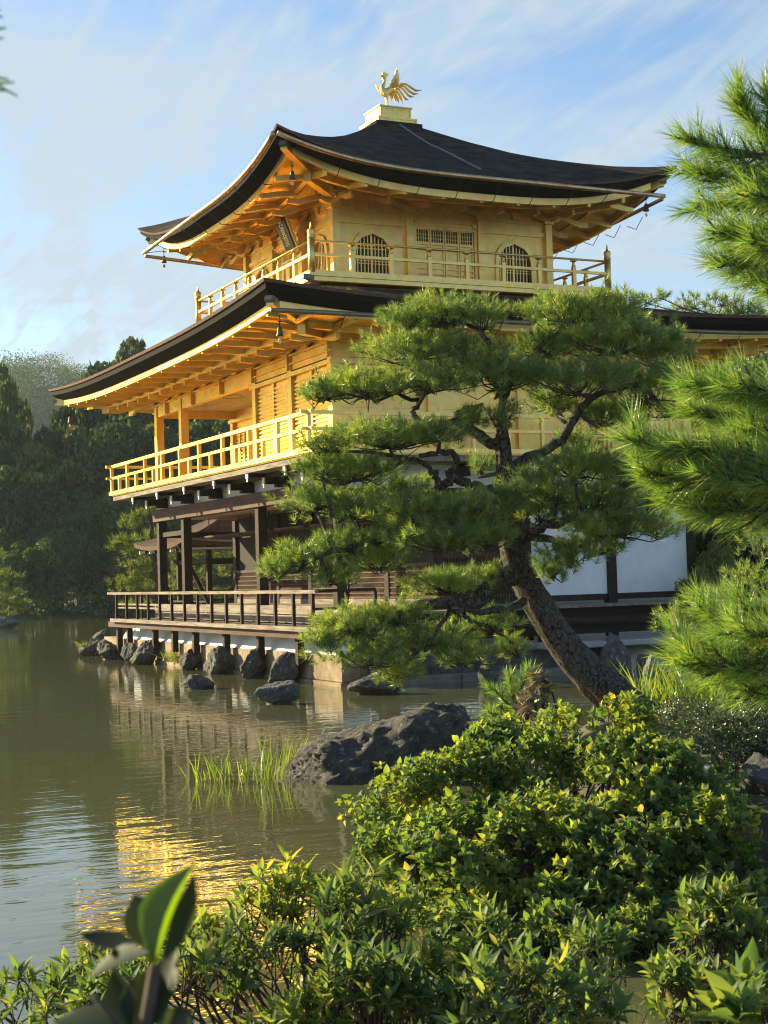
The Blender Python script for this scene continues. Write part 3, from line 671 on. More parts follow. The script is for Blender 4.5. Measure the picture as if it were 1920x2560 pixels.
# walls of the shaded east side
m_ = MB()
m_.box((X1 + .1, Y1 - .02, 4.44), (X2 - .1, Y1 + .04, 6.42)); 
east2 = m_.build('middle_storey_wall', GOLD, PAV)
m_ = MB()
for i in range(4):
    a, b = xcols[i] + .1, xcols[i + 1] - .1
    for z in (4.94, 5.42): m_.box((a, Y1 - .035, z), (b, Y1 - .021, z + .035))
    for k in range(1, 4): l = a + (b - a) * k / 4; m_.box((l - .012, Y1 - .030, 4.5), (l + .012, Y1 - .021, 4.94 if k != 2 else 6.28))
m_.build('wall_batten', GOLD, east2)
m_ = MB(); m_.box((X2 - .04, Y1 + .1, 4.44), (X2 + .02, Y2 - .1, 6.42)); m_.box((XI + .05, Y2 - .14, 4.44), (X2 - .1, Y2 - .08, 6.42)); m_.build('middle_storey_wall', GOLD, PAV)
# inner wall of the open veranda: solid above, lattice doors below
m_ = MB(); m_.box((XI, 28.1, 4.44), (XI + .06, Y2 - .02, 6.62)); m_.box((X1 + .1, 32.12, 4.44), (XI, 32.18, 6.62)); inn = m_.build('veranda_inner_wall', GOLD, PAV)
m_ = MB()
for y in np.arange(32.3, 39.6, .36): m_.box((XI - .05, y - .02, 4.5), (XI - .002, y + .02, 6.0))
for z in np.arange(4.55, 6.0, .1): m_.box((XI - .03, 32.3, z), (XI - .004, 39.5, z + .03))
m_.box((XI - .07, 32.3, 6.0), (XI - .003, 39.7, 6.08)); m_.build('veranda_lattice', GOLD, inn)
m_ = MB(); m_.box((X1 + .08, 32.2, 6.62), (XI - .01, Y2 - .05, 6.66)); ceil = m_.build('veranda_ceiling', CEIL, PAV)
m_ = MB()                                       # faint painted cloud scrolls on the ceiling boards
for cx_, cy_, s_ in ((13.2, 36.2, .5), (13.5, 34.4, .6), (13.0, 38.2, .45), (13.3, 33.0, .4)):
    t = np.linspace(0, 5.4, 26); m_.poly_bar([(cx_ + s_ * .55 * math.cos(a) * (1 - a * .06), cy_ + s_ * math.sin(a) * (1 - a * .06), 6.612) for a in t], .03, .006)
m_.build('painted_scroll', mat('ceiling_paint', (.20, .17, .10), .8), ceil)
# balcony of the second storey
m_ = MB(); a0, a1, b0, b1 = X1 - 1.0, X2 + 1.0, Y1 - 1.0, Y2 + 1.05
m_.box((a0, b0, 4.40), (a1, b1, 4.448)); balc2 = m_.build('middle_balcony_floor', GOLD, PAV)
m_ = MB(); m_.box((a0 - .045, b0 - .25, 4.425), (a0 + .07, b1 + .16, 4.525)); m_.box((a0 + .07, b0 - .045, 4.426), (a1 + .2, b0 + .07, 4.526)); m_.build('gilt_edge_beam', GOLD, balc2)
m_ = MB(); m_.box((a0 + .02, b0 + .02, 4.28), (a1 - .02, b1 - .02, 4.398)); m_.build('dark_edge_beam', PLANK, balc2)
def railing2():
    root = empty('middle_railing', (0, 0, 0)); root.parent = PAV; root.location = Vector((0, 0, 3.95))
    x = a0 + .02; yl = [40.84, 39.34, 37.74, 36.3, 34.9, 33.49, 31.9, 30.25, 28.63, 27.03]
    y = b0 + .02; xl = [x] + [13.3, 14.9, 16.5, 18.1, 19.7, 21.3, a1 - .02]
    def rails(p, q, name_z):
        for nm, z, w, h in (('top_rail', 5.20, .07, .075), ('middle_rail', 4.885, .06, .06)):
            m_ = MB(); m_.bar((*p, z), (*q, z), w, h); m_.build(nm, GOLD, root)
    rails((x, 41.02), (x, 26.84), 0); rails((x - .17, y), (a1 + .2, y), 0)
    rails((x - .16, 40.84), (a1 + .15, 40.84), 0); rails((a1 - .02, 26.8), (a1 - .02, 41.0), 0)
    def post(px, py, z1): m_ = MB(); m_.box((px - .038, py - .038, 4.526), (px + .038, py + .038, z1)); m_.build('railing_post', GOLD, root)
    for i, v in enumerate(yl):
        post(x, v, 5.165)
        if i: post(x, (v + yl[i - 1]) / 2, 4.856)
    for i, v in enumerate(xl[1:]):
        post(v, y, 5.165); post((v + xl[i]) / 2, y, 4.856)
        if i: post(v, 40.84, 5.165)
    for v in (28.6, 30.2, 31.8, 33.4, 35, 36.6, 38.2, 39.8): post(a1 - .02, v, 5.165)
    post(a1 - .02, 40.84, 5.165)
railing2()
# cantilevered beams with white ends below the balcony
for i, y in enumerate(np.arange(28.4, 41, 1.064)):
    m_ = MB(); big = i % 2 == 0
    if big:
        m_.box((X1 - .93, y - .06, 4.19), (X1 + .3, y + .06, 4.277)); bm_ = m_.build('balcony_beam', WOOD, PAV)
        w = MB(); w.box((X1 - .96, y - .062, 4.17), (X1 - .932, y + .062, 4.275)); w.box((X1 - .95, y - .03, 4.10), (X1 - .934, y + .03, 4.168)); w.build('white_beam_end', WHITE, bm_)
        m_ = MB(); m_.box((X1 - .6, y - .16, 4.05), (X1 + .3, y - .04, 4.186)); m_.box((X1 - .35, y - .18, 3.985), (X1 + .3, y - .02, 4.047)); bm_ = m_.build('balcony_beam', WOOD, PAV)
        w = MB(); w.box((X1 - .63, y - .162, 4.04), (X1 - .602, y - .038, 4.184)); w.box((X1 - .62, y - .13, 3.97), (X1 - .604, y - .07, 4.038)); w.build('white_beam_end', WHITE, bm_)
for i, x in enumerate(np.arange(12.9, 21, 2.1)):
    m_ = MB(); m_.box((x - .06, Y1 - .93, 4.19), (x + .06, Y1 + .3, 4.277)); m_.box((x - .07, Y1 - .5, 4.02), (x + .07, Y1 + .3, 4.187)); bm_ = m_.build('balcony_beam', WOOD, PAV)
    w = MB(); w.box((x - .062, Y1 - .96, 4.17), (x + .062, Y1 - .932, 4.275)); w.build('white_beam_end', WHITE, bm_)
m_ = MB(); m_.box((X1 - .55, Y1 - .4, 4.187), (X1 - .40, Y2 + .9, 4.279)); m_.build('balcony_purlin', WOOD, PAV)

# ================= first storey
XF, YF = X1, Y1
cols1 = [(X1, y) for y in (28.0, 32.25, 37.55, 39.63)] + [(x, Y1) for x in xcols[1:]] + [(XI, y) for y in (30.12, 32.25, 34.4, 36.5, 39.63)] + [(x, 39.63) for x in xcols[2:]]
for x, y in cols1:
    m_ = MB(); m_.box((x - .105, y - .105, .62), (x + .105, y + .105, 3.65)); m_.build('timber_column', WOOD, PAV)
m_ = MB(); m_.box((X1 - .16, Y1 - .2, 3.655), (X1 + .12, Y2 + .15, 3.97)); m_.build('fascia_beam', BEAMW, PAV)
m_ = MB(); m_.box((X1 + .12, Y1 - .14, 3.656), (X2 + .15, Y1 + .10, 3.80)); m_.box((X1 + .11, Y1 - .12, 3.34), (X2 + .1, Y1 - .01, 3.47)); m_.box((X1 - .03, 37.66, 3.24), (X1 + .05, 39.52, 3.36)); m_.box((X1, 39.58, 3.22), (X2, 39.68, 3.36)); m_.build('tie_beam', WOOD, PAV)
m_ = MB(); m_.box((X1 - .04, Y1 - .03, 3.972), (X1 + .04, Y2, 4.3)); m_.box((X1 + .04, Y1 - .035, 3.80), (X2, Y1 + .03, 4.3)); m_.box((X1 + .106, Y1 - .03, 3.47), (X2 - .106, Y1 + .02, 3.655)); m_.build('plaster_frieze', PLASTER, PAV)
m_ = MB(); m_.box((X1 + .06, Y1 + .1, 3.70), (X2 - .05, Y2 - .1, 3.74)); m_.build('veranda_soffit', CEIL, PAV)
# white plaster wall panels on the shaded side
a, b = XI + .105, 16.57 - .105                 # the bay behind the pine trunk: boards above, lattice below
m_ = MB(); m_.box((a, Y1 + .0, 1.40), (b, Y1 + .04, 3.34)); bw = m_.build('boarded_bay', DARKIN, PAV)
m_ = MB()
for z in np.arange(1.56, 2.4, .115): m_.box((a, Y1 - .04, z), (b, Y1 - .005, z + .03))
for x in np.arange(a + .05, b, .07): m_.box((x, Y1 - .03, 1.5), (x + .02, Y1 - .008, 2.4))
m_.box((a, Y1 - .05, 2.4), (b, Y1 - .004, 2.47)); m_.build('lattice_half_shutter', BEAMW, bw)
for i in range(2, 4):
    a, b = xcols[i] + .105, xcols[i + 1] - .105
    m_ = MB(); m_.box((a, Y1 - .03, 1.53), (b, Y1 + .03, 3.34)); pp = m_.build('plaster_panel', PLASTER, PAV); tag(pp, 'white plaster panel in dark timber frame')
    m_ = MB(); m_.box((a, Y1 - .045, 1.40), (b, Y1 + .045, 1.53)); m_.build('panel_sill', WOOD, pp)
# inner wall: dark boards, half-height lattice, raised shutters hung on rods
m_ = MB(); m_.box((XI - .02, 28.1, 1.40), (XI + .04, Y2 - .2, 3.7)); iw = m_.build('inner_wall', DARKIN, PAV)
for a, b in ((28.11, 30.01), (30.23, 32.14), (32.36, 34.29), (34.51, 36.39), (36.61, 39.52)):
    m_ = MB(); m_.box((XI - .09, a, 1.56), (XI - .05, b, 1.60)); m_.box((XI - .09, a, 2.24), (XI - .05, b, 2.30))
    for z in np.arange(1.66, 2.24, .115): m_.box((XI - .085, a, z), (XI - .05, b, z + .028))
    for y in np.arange(a + .02, b, .055): m_.box((XI - .07, y, 1.6), (XI - .055, y + .018, 2.24))
    m_.build('lattice_half_shutter', BEAMW, PAV)
    if a > 28.5:
        m_ = MB(); m_.box((XI - 1.05, a + .05, 3.20), (XI - .12, b - .05, 3.245)); sh = m_.build('raised_shutter', BEAMW, PAV)
        m_ = MB()
        for y in (a + .3, b - .3): m_.tube([(XI - .95, y, 3.25), (XI - .95, y, 3.69)], .012, 6)
        m_.build('hanging_rod', IRON, sh)
m_ = MB(); m_.box((XI - .10, 28.1, 1.405), (XI - .021, 39.5, 1.55)); m_.build('inner_sill', PLANK, PAV)
# floor, steps and decks
m_ = MB(); m_.box((X1 - .12, Y1 + .12, 1.36), (XI - .02, Y2 + .05, 1.43)); m_.build('veranda_floor', PLANK, PAV)
m_ = MB(); m_.box((X1 - .16, 27.2, 1.30), (X1 - .125, 39.9, 1.435)); m_.box((X1 - .14, 27.2, 1.12), (X1 - .118, 39.9, 1.28)); m_.build('floor_edge_board', PLANK, PAV)
m_ = MB()
n = 36
for k in range(n):                              # boards of the pond deck laid across
    y0_ = 26.86 + k * (40.78 - 26.86) / n; m_.box((11.33, y0_ + .004, 1.035 + .003 * (k % 3)), (X1 + .2, y0_ + (40.78 - 26.86) / n - .004, 1.085 + .003 * (k % 3)))
deck = m_.build('pond_deck', PLANK, PAV)
m_ = MB(); m_.box((11.24, 26.75, 1.03), (11.325, 40.95, 1.12)); m_.box((11.326, 26.78, 1.03), (12.2, 26.855, 1.119)); m_.build('deck_edge_beam', PLANK, deck)
m_ = MB(); m_.box((11.34, 26.70, .885), (11.45, 41.5, 1.025)); m_.box((11.46, 26.9, .886), (12.3, 27.0, 1.026)); m_.build('deck_joist', BEAMW, deck)
m_ = MB(); m_.box((11.335, 26.67, .88), (11.455, 26.698, 1.027)); m_.box((11.32, 26.72, 1.028), (11.24, 26.748, 1.122)); m_.build('white_beam_end', WHITE, deck)
for y in (41.08, 40.11, 37.81, 36.2, 34.61, 32.49, 30.38, 28.22):
    m_ = MB(); m_.box((11.46, y - .07, -.3 if y > 40 else .35), (11.60, y + .07, .98)); m_.build('deck_stilt', WOOD, deck)
def railing1():
    root = empty('pond_railing', (0, 0, 0)); root.parent = PAV; root.location = Vector((0, 0, .6))
    x = 11.30; ys = [26.95 + i * .967 for i in range(15)]
    m_ = MB(); m_.bar((x, 41.25, 1.79), (x, 26.75, 1.79), .075, .065); m_.build('top_rail', PLANK, root)
    m_ = MB(); m_.bar((x + .03, 40.6, 1.50), (x + .03, 26.95, 1.50), .03, .045); m_.build('lower_rail', PLANK, root)
    m_ = MB(); m_.bar((x + .03, 40.6, 1.41), (x + .03, 26.95, 1.41), .03, .04); m_.build('lower_rail', PLANK, root)
    for y in ys:
        m_ = MB(); m_.box((x - .03, y - .03, 1.121), (x + .03, y + .03, 1.757)); m_.build('railing_post', WOOD, root)
    # short returns at both ends
    for y in (26.95, 40.5):
        m_ = MB(); m_.bar((x, y, 1.80), (12.6 if y < 30 else 13.6, y, 1.80), .07, .06); m_.build('top_rail', WOOD, root)
        m_ = MB(); m_.bar((x, y, 1.46), (12.6 if y < 30 else 13.6, y, 1.46), .03, .05); m_.build('lower_rail', WOOD, root)
        for xx in (12.0, 12.6) + ((13.3,) if y > 30 else ()):
            m_ = MB(); m_.box((xx - .03, y - .03, 1.0), (xx + .03, y + .03, 1.768)); m_.build('railing_post', WOOD, root)
    m_ = MB(); m_.lathe((x, 41.3, 1.76), [(.01, 0), (.03, .01), (.03, .05), (.01, .06)], 8); m_.build('white_rail_end', WHITE, root)
railing1()
# east veranda boards seen edge-on
m_ = MB(); n = 30
for k in range(n):
    x0_ = 12.65 + k * 8.2 / n; m_.box((x0_ + .003, 26.98 + .01 * ((k * 7) % 3), 1.28), (x0_ + 8.2 / n - .003, Y1 + .2, 1.33))
m_.build('side_veranda', PLANK, PAV)
m_ = MB(); m_.box((12.7, 27.4, .72), (20.8, 27.5, 1.27)); m_.box((20.3, 27.15, .52), (20.42, 27.3, 1.26)); m_.box((16.4, 27.15, .52), (16.52, 27.3, 1.26)); m_.build('crawl_space_shade_and_posts', DARKIN, PAV)  # dark sheet stands in for shade of the void under the veranda, plus two posts
m_ = MB(); m_.tube([(12.4, 27.12, 1.0), (19.75, 27.12, 1.0)], .085, 10); m_.build('log_rail', WOOD, PAV)
m_ = MB()
prof = [(12.02, .97), (11.95, .93), (11.72, .60), (11.70, .56), (12.4, .56), (12.4, .97)]
m_.prism(prof, 'y', 26.9, 41.4); m_.build('plaster_plinth', PLASTER, PAV)

# ================= things hung on or set on the pavilion
def bell(p, label):
    root = empty('wind_bell', p, label, 'wind bell', 'wind bells under the eave corners'); 
    x, y, z = p
    m_ = MB(); m_.lathe((x, y, z - .23), [(.068, 0), (.072, .012), (.056, .05), (.047, .11), (.041, .15), (.028, .175), (.012, .185)], 14); m_.build('bell_body', BRONZE, root)
    m_ = MB(); m_.tube([(x, y, z - .06), (x, y, z + .16)], .009, 5); m_.box((x - .035, y - .006, z + .04), (x + .035, y + .006, z + .055)); m_.build('hanging_rod', IRON, root)
    m_ = MB(); m_.prism([(x - .04, z - .32), (x, z - .37), (x + .04, z - .32), (x + .016, z - .27), (x - .016, z - .27)], 'y', y - .004, y + .004); m_.tube([(x, y, z - .32), (x, y, z - .26)], .005, 5); m_.build('clapper_vane', COPPER, root)
def bp(n, sx, sy, back, dz): return tuple((tips[(n, sx, sy)] + np.array((-sx * back, -sy * back, dz))).tolist())
bell(bp('upper_roof', -1, -1, .05, -.28), 'bronze wind bell under the near upswept corner of the top roof')
bell(bp('upper_roof', -1, 1, .05, -.28), 'small wind bell under the far left tip of the top roof, against the sky')
bell(bp('lower_roof', -1, -1, .05, -.28), 'bronze wind bell under the near corner of the lower roof, in front of golden rafters')
bell(bp('lower_roof', -1, 1, .05, -.28), 'copper coloured wind bell under the far left tip of the lower roof, against dark trees')
bell(bp('upper_roof', 1, -1, .05, -.28), 'dark wind bell under the right tip of the top roof beside the pine needles')
# name plaque tilted under the south eave
pl = empty('name_plaque', (13.35, 33.25, 10.0), 'black name plaque in a carved gilt frame hanging tilted under the top eave', 'plaque')
def plq(name, mt, x_in, hw, hh, th, parent):
    c = np.array((13.42, 33.0, 10.08)); up = nrm(np.array((-.36, 0, .93))); out = np.cross(np.array((0, 1., 0)), up) * -1
    out = nrm(np.array((-.93, 0, -.36))); r = np.array((0, 1., 0)); vs = []
    for o_ in (x_in, x_in + th):
        for sx, sy in ((-1, -1), (1, -1), (1, 1), (-1, 1)): vs.append(c + r * hw * sx + up * hh * sy + out * o_)
    m_ = MB(); m_.add(vs, [(0, 1, 2, 3), (7, 6, 5, 4), (0, 4, 5, 1), (1, 5, 6, 2), (2, 6, 7, 3), (3, 7, 4, 0)]); return m_.build(name, mt, parent), c, up, out
o_, pc, pup, pout = plq('plaque_frame', GOLD, -.02, .34, .50, .05, pl)
o_, *_ = plq('plaque_board', BLACK, .031, .26, .42, .03, pl)
try:
    f = bpy.data.curves.new('plaque_characters', 'FONT'); f.body = '究\n竟\n頂'; f.size = .25; f.align_x = 'CENTER'; f.align_y = 'CENTER'; f.extrude = .004; f.space_line = .95
    to = bpy.data.objects.new('plaque_characters', f); COL.objects.link(to)
    dg = bpy.context.evaluated_depsgraph_get(); me = bpy.data.meshes.new_from_object(to.evaluated_get(dg)); bpy.data.objects.remove(to)
    r_ = np.array((0, -1., 0)); co = np.zeros(len(me.vertices) * 3); me.vertices.foreach_get('co', co); co = co.reshape(-1, 3)
    cw = pc + pout * .066 + co[:, :1] * r_ + co[:, 1:2] * pup + co[:, 2:3] * pout
    me.vertices.foreach_set('co', cw.astype(np.float32).ravel()); me.materials.clear(); me.update(); link('plaque_characters', me, GOLD, pl)
except Exception as ex: print('text', ex)

# phoenix statue
PH = empty('phoenix_statue', (BX, BY, 13.47), 'gilded phoenix statue with spread wings and streaming tail on the roof top pedestal', 'statue')
def sk(name, pts, edges, rad, parent, sub_=2):
    me = bpy.data.meshes.new(name); me.from_pydata([tuple(p) for p in pts], edges, [])
    ob = link(name, me, GOLD, parent)
    md = ob.modifiers.new('skin', 'SKIN')
    for i, r in enumerate(rad): me.skin_vertices[0].data[i].radius = (r, r) if np.isscalar(r) else r
    me.skin_vertices[0].data[0].use_root = True
    s_ = ob.modifiers.new('sub', 'SUBSURF'); s_.levels = sub_; s_.render_levels = sub_
    return ob
def ph(px, py, oy=0.): # zoomed photo pixel of the statue -> world in the plane y = BY
    X_, Y_ = 880 + px / 7.541, 150 + py / 7.541
    d = RW @ np.array([X_ - CX, Y_ - CY, FPX]); p = CAM + d * BY / d[1]; p[1] += oy; return p + np.array((.0, 0, ZPH))
ZPH = 0.0
ZPH = 13.50 - ph(645, 905)[2]
bpts = [ph(640, 560), ph(580, 570), ph(560, 500), ph(600, 420), ph(625, 330), ph(600, 275), ph(560, 270), ph(720, 540), ph(790, 500),
        ph(640, 640, -.06), ph(630, 780, -.06), ph(630, 895, -.06), ph(665, 640, .06), ph(670, 780, .06), ph(672, 900, .06), ph(530, 275)]
sk('phoenix_body', bpts, [(0, 1), (1, 2), (2, 3), (3, 4), (4, 5), (5, 6), (6, 15), (0, 7), (7, 8), (0, 9), (9, 10), (10, 11), (0, 12), (12, 13), (13, 14)],
   [.12, .11, .075, .045, .04, .055, .035, .10, .06, .045, .022, .026, .045, .022, .026, .010], PH)
m_ = MB(); cr = [ph(560, 235), ph(575, 205), ph(600, 195), ph(640, 215), ph(690, 235), ph(660, 285), ph(620, 300)]
m_.add([p + np.array((0, s_, 0)) for s_ in (-.02, .02) for p in cr], [tuple(range(7)), tuple(range(13, 6, -1))] + [(i, i + 7, (i + 1) % 7 + 7, (i + 1) % 7) for i in range(7)])
wt = [ph(570, 300), ph(565, 330), ph(590, 335), ph(600, 305)]
m_.add([p + np.array((0, s_, 0)) for s_ in (-.015, .015) for p in wt], [(0, 1, 2, 3), (7, 6, 5, 4)] + [(i, i + 4, (i + 1) % 4 + 4, (i + 1) % 4) for i in range(4)]); m_.build('phoenix_crest', GOLD, PH)
for oy, pts in ((-.13, [(660, 500), (670, 420), (720, 350), (745, 230), (770, 180), (790, 230), (815, 310), (832, 400), (820, 500), (740, 530)]), (.16, [(560, 530), (535, 470), (520, 400), (510, 372), (545, 395), (590, 420), (610, 480), (600, 540)])):
    m_ = MB(); q = [ph(*p, oy * (1 + (560 - p[1]) / 500)) for p in pts]; n = len(q); sgn = np.array((0, .02, 0))
    c0 = sum(q) / n + np.array((0, oy * .25, 0))
    vs = [p - sgn for p in q] + [p + sgn for p in q] + [c0 - sgn * 2, c0 + sgn * 2]
    m_.add(vs, [(i, (i + 1) % n, 2 * n) for i in range(n)] + [((i + 1) % n + n, i + n, 2 * n + 1) for i in range(n)] + [(i, i + n, (i + 1) % n + n, (i + 1) % n) for i in range(n)])
    m_.build('phoenix_wing', GOLD, PH)
tails = [[(800, 500), (900, 425), (990, 440), (1080, 510), (1160, 570), (1265, 575)], [(810, 510), (900, 450), (980, 480), (1060, 570), (1140, 620), (1225, 622)], [(810, 520), (900, 475), (970, 530), (1040, 620), (1100, 660), (1160, 662)],
         [(800, 530), (880, 510), (930, 570), (980, 650), (1030, 700), (1080, 708)], [(790, 540), (860, 550), (900, 620), (940, 700), (985, 755)], [(780, 555), (840, 580), (870, 650), (895, 730), (910, 795)],
         [(760, 560), (810, 600), (835, 670), (850, 740), (852, 800)], [(750, 570), (790, 620), (812, 690), (820, 795)], [(740, 580), (765, 630), (775, 700)], [(720, 590), (745, 650), (748, 760)], [(710, 600), (725, 660), (712, 745)]]
for i, t in enumerate(tails):
    m_ = MB(); o_ = -.09 + .02 * (i % 5) * 2; pts = [ph(*p, o_ * (.3 + j * .25)) for j, p in enumerate(t)]
    m_.tube(pts, list(np.interp(np.linspace(0, 1, len(pts)), [0, .3, .8, 1], [.02, .028, .03, .006])), 6); m_.build('tail_feather', GOLD, PH)
m_ = MB(); m_.lathe((*(ph(655, 900)[:2]), 13.468), [(.14, 0), (.12, .02), (.06, .045), (.03, .06)], 14); m_.build('statue_base', GOLD, PH)
# ================================================================== terrain, water
def sheet(name, P, mt, smooth=True):
    m_ = MB(); m_.grid(P, smooth); o = m_.build(name, mt); return tag(o, kind='structure')
def hgrid(cx, cy, hx, hy, nx, ny, f):
    xs = np.linspace(cx - hx, cx + hx, nx); ys = np.linspace(cy - hy, cy + hy, ny)
    return [[(x, y, f(x, y)) for x in xs] for y in ys]
m_ = MB(); m_.add([(-400, -120, 0), (500, -120, 0), (500, 500, 0), (-400, 500, 0)], [(0, 1, 2, 3)]); tag(m_.build('pond_water', WATER), kind='structure')
m_ = MB(); m_.add([(-1500, -1500, -1.4), (1500, -1500, -1.4), (1500, 1500, -1.4), (-1500, 1500, -1.4)], [(0, 1, 2, 3)]); tag(m_.build('ground', SOIL), kind='structure')
def nz(x, y, s=1., z=0.): return mnoise.noise(Vector((x * s, y * s, z)))
def rdof(x, y): p = np.array((x, y)); return float(p @ RH[:2]), float(p @ FH[:2])
def blob(r, d, cr, cd, ar, ad): return 1 - ((r - cr) / ar) ** 2 - ((d - cd) / ad) ** 2
def islet_h(x, y):
    r, d = rdof(x, y)
    v = max(blob(r, d, 5.4, 14.6, 4.2, 4.6), blob(r, d, 3.5, 11.2, 2.4, 2.0), blob(r, d, 7.5, 18.5, 4.2, 2.6))
    v += .12 * nz(x, y, .5)
    return -.5 + 1.05 * min(1, max(0, v + .35) / .7) + .05 * nz(x, y, 2.1, 4)
def bank_h(x, y):
    r, d = rdof(x, y)
    v = (4.7 - d + .5 * math.sin(r * .9)) / 1.2
    return -.5 + 1.05 * min(1, max(0, v + .5)) + .05 * nz(x, y, 1.7, 9)
c_ = rd(6, 14.5); sheet('islet_ground', hgrid(c_[0], c_[1], 9, 9, 90, 90, islet_h), SOIL)
c_ = rd(2, 0); sheet('near_bank', hgrid(c_[0], c_[1], 18, 8, 100, 60, bank_h), SOIL)
# island under the pavilion
m_ = MB(); 
xs = np.linspace(11.9, 46, 60); ys = np.linspace(23.2, 46, 60)
def isl(x, y):
    e = min((x - 11.9 - max(0, y - 41) * .6) / .6, (44.5 - y) / 1.5, (y - (25.6 - .8 * math.sin((x - 12) * .55) * (1 if x > 17.4 else 0) + (1.1 if x < 17.3 else 0))) / 1.0, 1)
    return -.5 + 1.02 * max(0, min(1, e)) + .02 * nz(x, y, 1.5)
sheet('pavilion_island', [[(x, y, isl(x, y)) for x in xs] for y in ys], SAND)
# far shore and wooded hill
def far_h(x, y):
    r, d = rdof(x, y)
    sh = 97 + 4 * nz(r, 0, .06, 3) * 2 - max(0, (r - 2)) * .55
    v = d - sh
    if v < 0: return -.6 + .3 * max(-1, v)
    return -.3 + min(.9, v * .4) + 5 * max(0, v - 10) / 60 * min(1, max(0, (v - 10) / 30))
c_ = rd(10, 190); 
P_ = []
for d in np.linspace(62, 330, 70): P_.append([(*rd(r, d)[:2], far_h(*rd(r, d)[:2])) for r in np.linspace(-140, 160, 70)])
sheet('far_shore', P_, SOIL)
def hill_h(r, d):
    return 50 * math.exp(-((r + 92) / 34) ** 2 - ((d - 400) / 80) ** 2) + 26 * math.exp(-((r + 20) / 90) ** 2 - ((d - 470) / 80) ** 2) + 3 * nz(r, d, .02)
P_ = []
for d in np.linspace(300, 640, 40): P_.append([(*rd(r, d)[:2], hill_h(r, d) - 2) for r in np.linspace(-260, 220, 70)])
sheet('distant_hill', P_, SOIL)

# stone embankment: courses of cut stone along the pond front
EMB = empty('stone_embankment', (11.7, 33, 0), 'low tan cut stone embankment wall along the water under the pond deck', 'retaining wall')
rng = random.Random(5); y = 26.5
while y < 43.0:
    l = rng.uniform(1.2, 2.0); m_ = MB(); j = rng.uniform(-.015, .015)
    m_.box((11.66 + j, y + .006, .0 + .08), (12.05, min(y + l, 43.2) - .006, .57 + rng.uniform(-.015, .01))); m_.build('stone_block', STONE, EMB, bevel=.012); y += l
m_ = MB(); m_.box((11.62, 26.47, -.5), (12.04, 43.2, .075)); m_.box((11.62, 26.47, -.5), (11.63, 26.5, 0)); m_.build('stone_footing', STONE, EMB)
x = 12.05
while x < 15.0:
    l = rng.uniform(.9, 1.4); m_ = MB(); m_.box((x + .006, 26.52, .08), (x + l - .006, 26.9, .55 + rng.uniform(-.015, .01))); m_.build('stone_block', STONE, EMB, bevel=.012); x += l
LED = empty('stone_ledge', (15.4, 26.6, 0), 'long low grey stone ledge at the water beside the white gravel', 'retaining wall')
m_ = MB(); m_.box((12.2, 26.43, -.4), (17.5, 26.62, .50)); m_.build('shore_wall', mat('dark_shore_stone', (.03, .029, .027), .95, noise_scale=6, c2=(.09, .085, .075), bump=.8), LED)
for a, b in ((12.2, 13.9), (13.92, 15.6), (15.62, 17.2)):
    m_ = MB(); m_.box((a, 26.0, -.5), (b, 26.42, .14)); m_.build('ledge_block', mat('grey_ledge_stone', (.10, .095, .085), .9, noise_scale=5, c2=(.2, .19, .17), bump=.5), LED, bevel=.015)
m_ = MB(); m_.box((15.9, 26.1, .50), (19.6, 27.0, .62)); tag(m_.build('stone_step', mat('grey_step_stone', (.28, .27, .26), .85, noise_scale=5, c2=(.4, .39, .37), bump=.3), bevel=.02), 'long pale grey stone step lying on gravel below the side veranda', 'step')

# ================================================================== rocks
def rock(name, label, c, size, seed, mt, prof=None, cuts=5, rough=.28, group=None, rot=0., sub_=5, lean=0., taper=.0):
    import bmesh
    bm = bmesh.new(); bmesh.ops.create_icosphere(bm, subdivisions=sub_, radius=1.0)
    r_ = random.Random(seed); off = Vector((r_.uniform(-50, 50), r_.uniform(-50, 50), r_.uniform(-50, 50)))
    planes = []
    for k in range(cuts * 4):
        v = Vector((r_.gauss(0, 1), r_.gauss(0, 1), r_.gauss(.15, .8))).normalized(); planes.append((v, r_.uniform(.56, .95)))
    cr, sr = math.cos(rot), math.sin(rot)
    for v in bm.verts:
        p = v.co.copy(); d = p.normalized(); rad = 1.
        for n_, h in planes:
            k = d.dot(n_)
            if k > .05: rad = min(rad, h / k)
        f1 = mnoise.fractal(d * 1.5 + off, 1.0, 2.0, 5); f2 = abs(mnoise.fractal(d * 3.2 + off * 1.3, .9, 2.1, 6)); f3 = mnoise.fractal(Vector((d.x * 8, d.y * 8, d.z * 4)) + off, .55, 2.1, 6)
        rad *= 1 + rough * (f1 * .45 - f2 * .35 + .08) + .055 * f3
        q = d * rad
        tp = 1 - taper * max(0., q.z); x, y, z = q.x * size[0] * tp + lean * q.z * size[0], q.y * size[1] * tp, q.z * size[2]
        if prof is not None:                     # scale height along local x by a traced profile
            z *= float(np.interp(q.x, prof[0], prof[1]))
        v.co = Vector((x * cr - y * sr, x * sr + y * cr, z))
    me = bpy.data.meshes.new(name); bm.to_mesh(me); bm.free()
    for p in me.polygons: p.use_smooth = True
    o = link(name, me, mt); o.location = c
    return tag(o, label, 'rock', group)
RROT = -math.atan2(FH[0], FH[1])             # local x across the picture
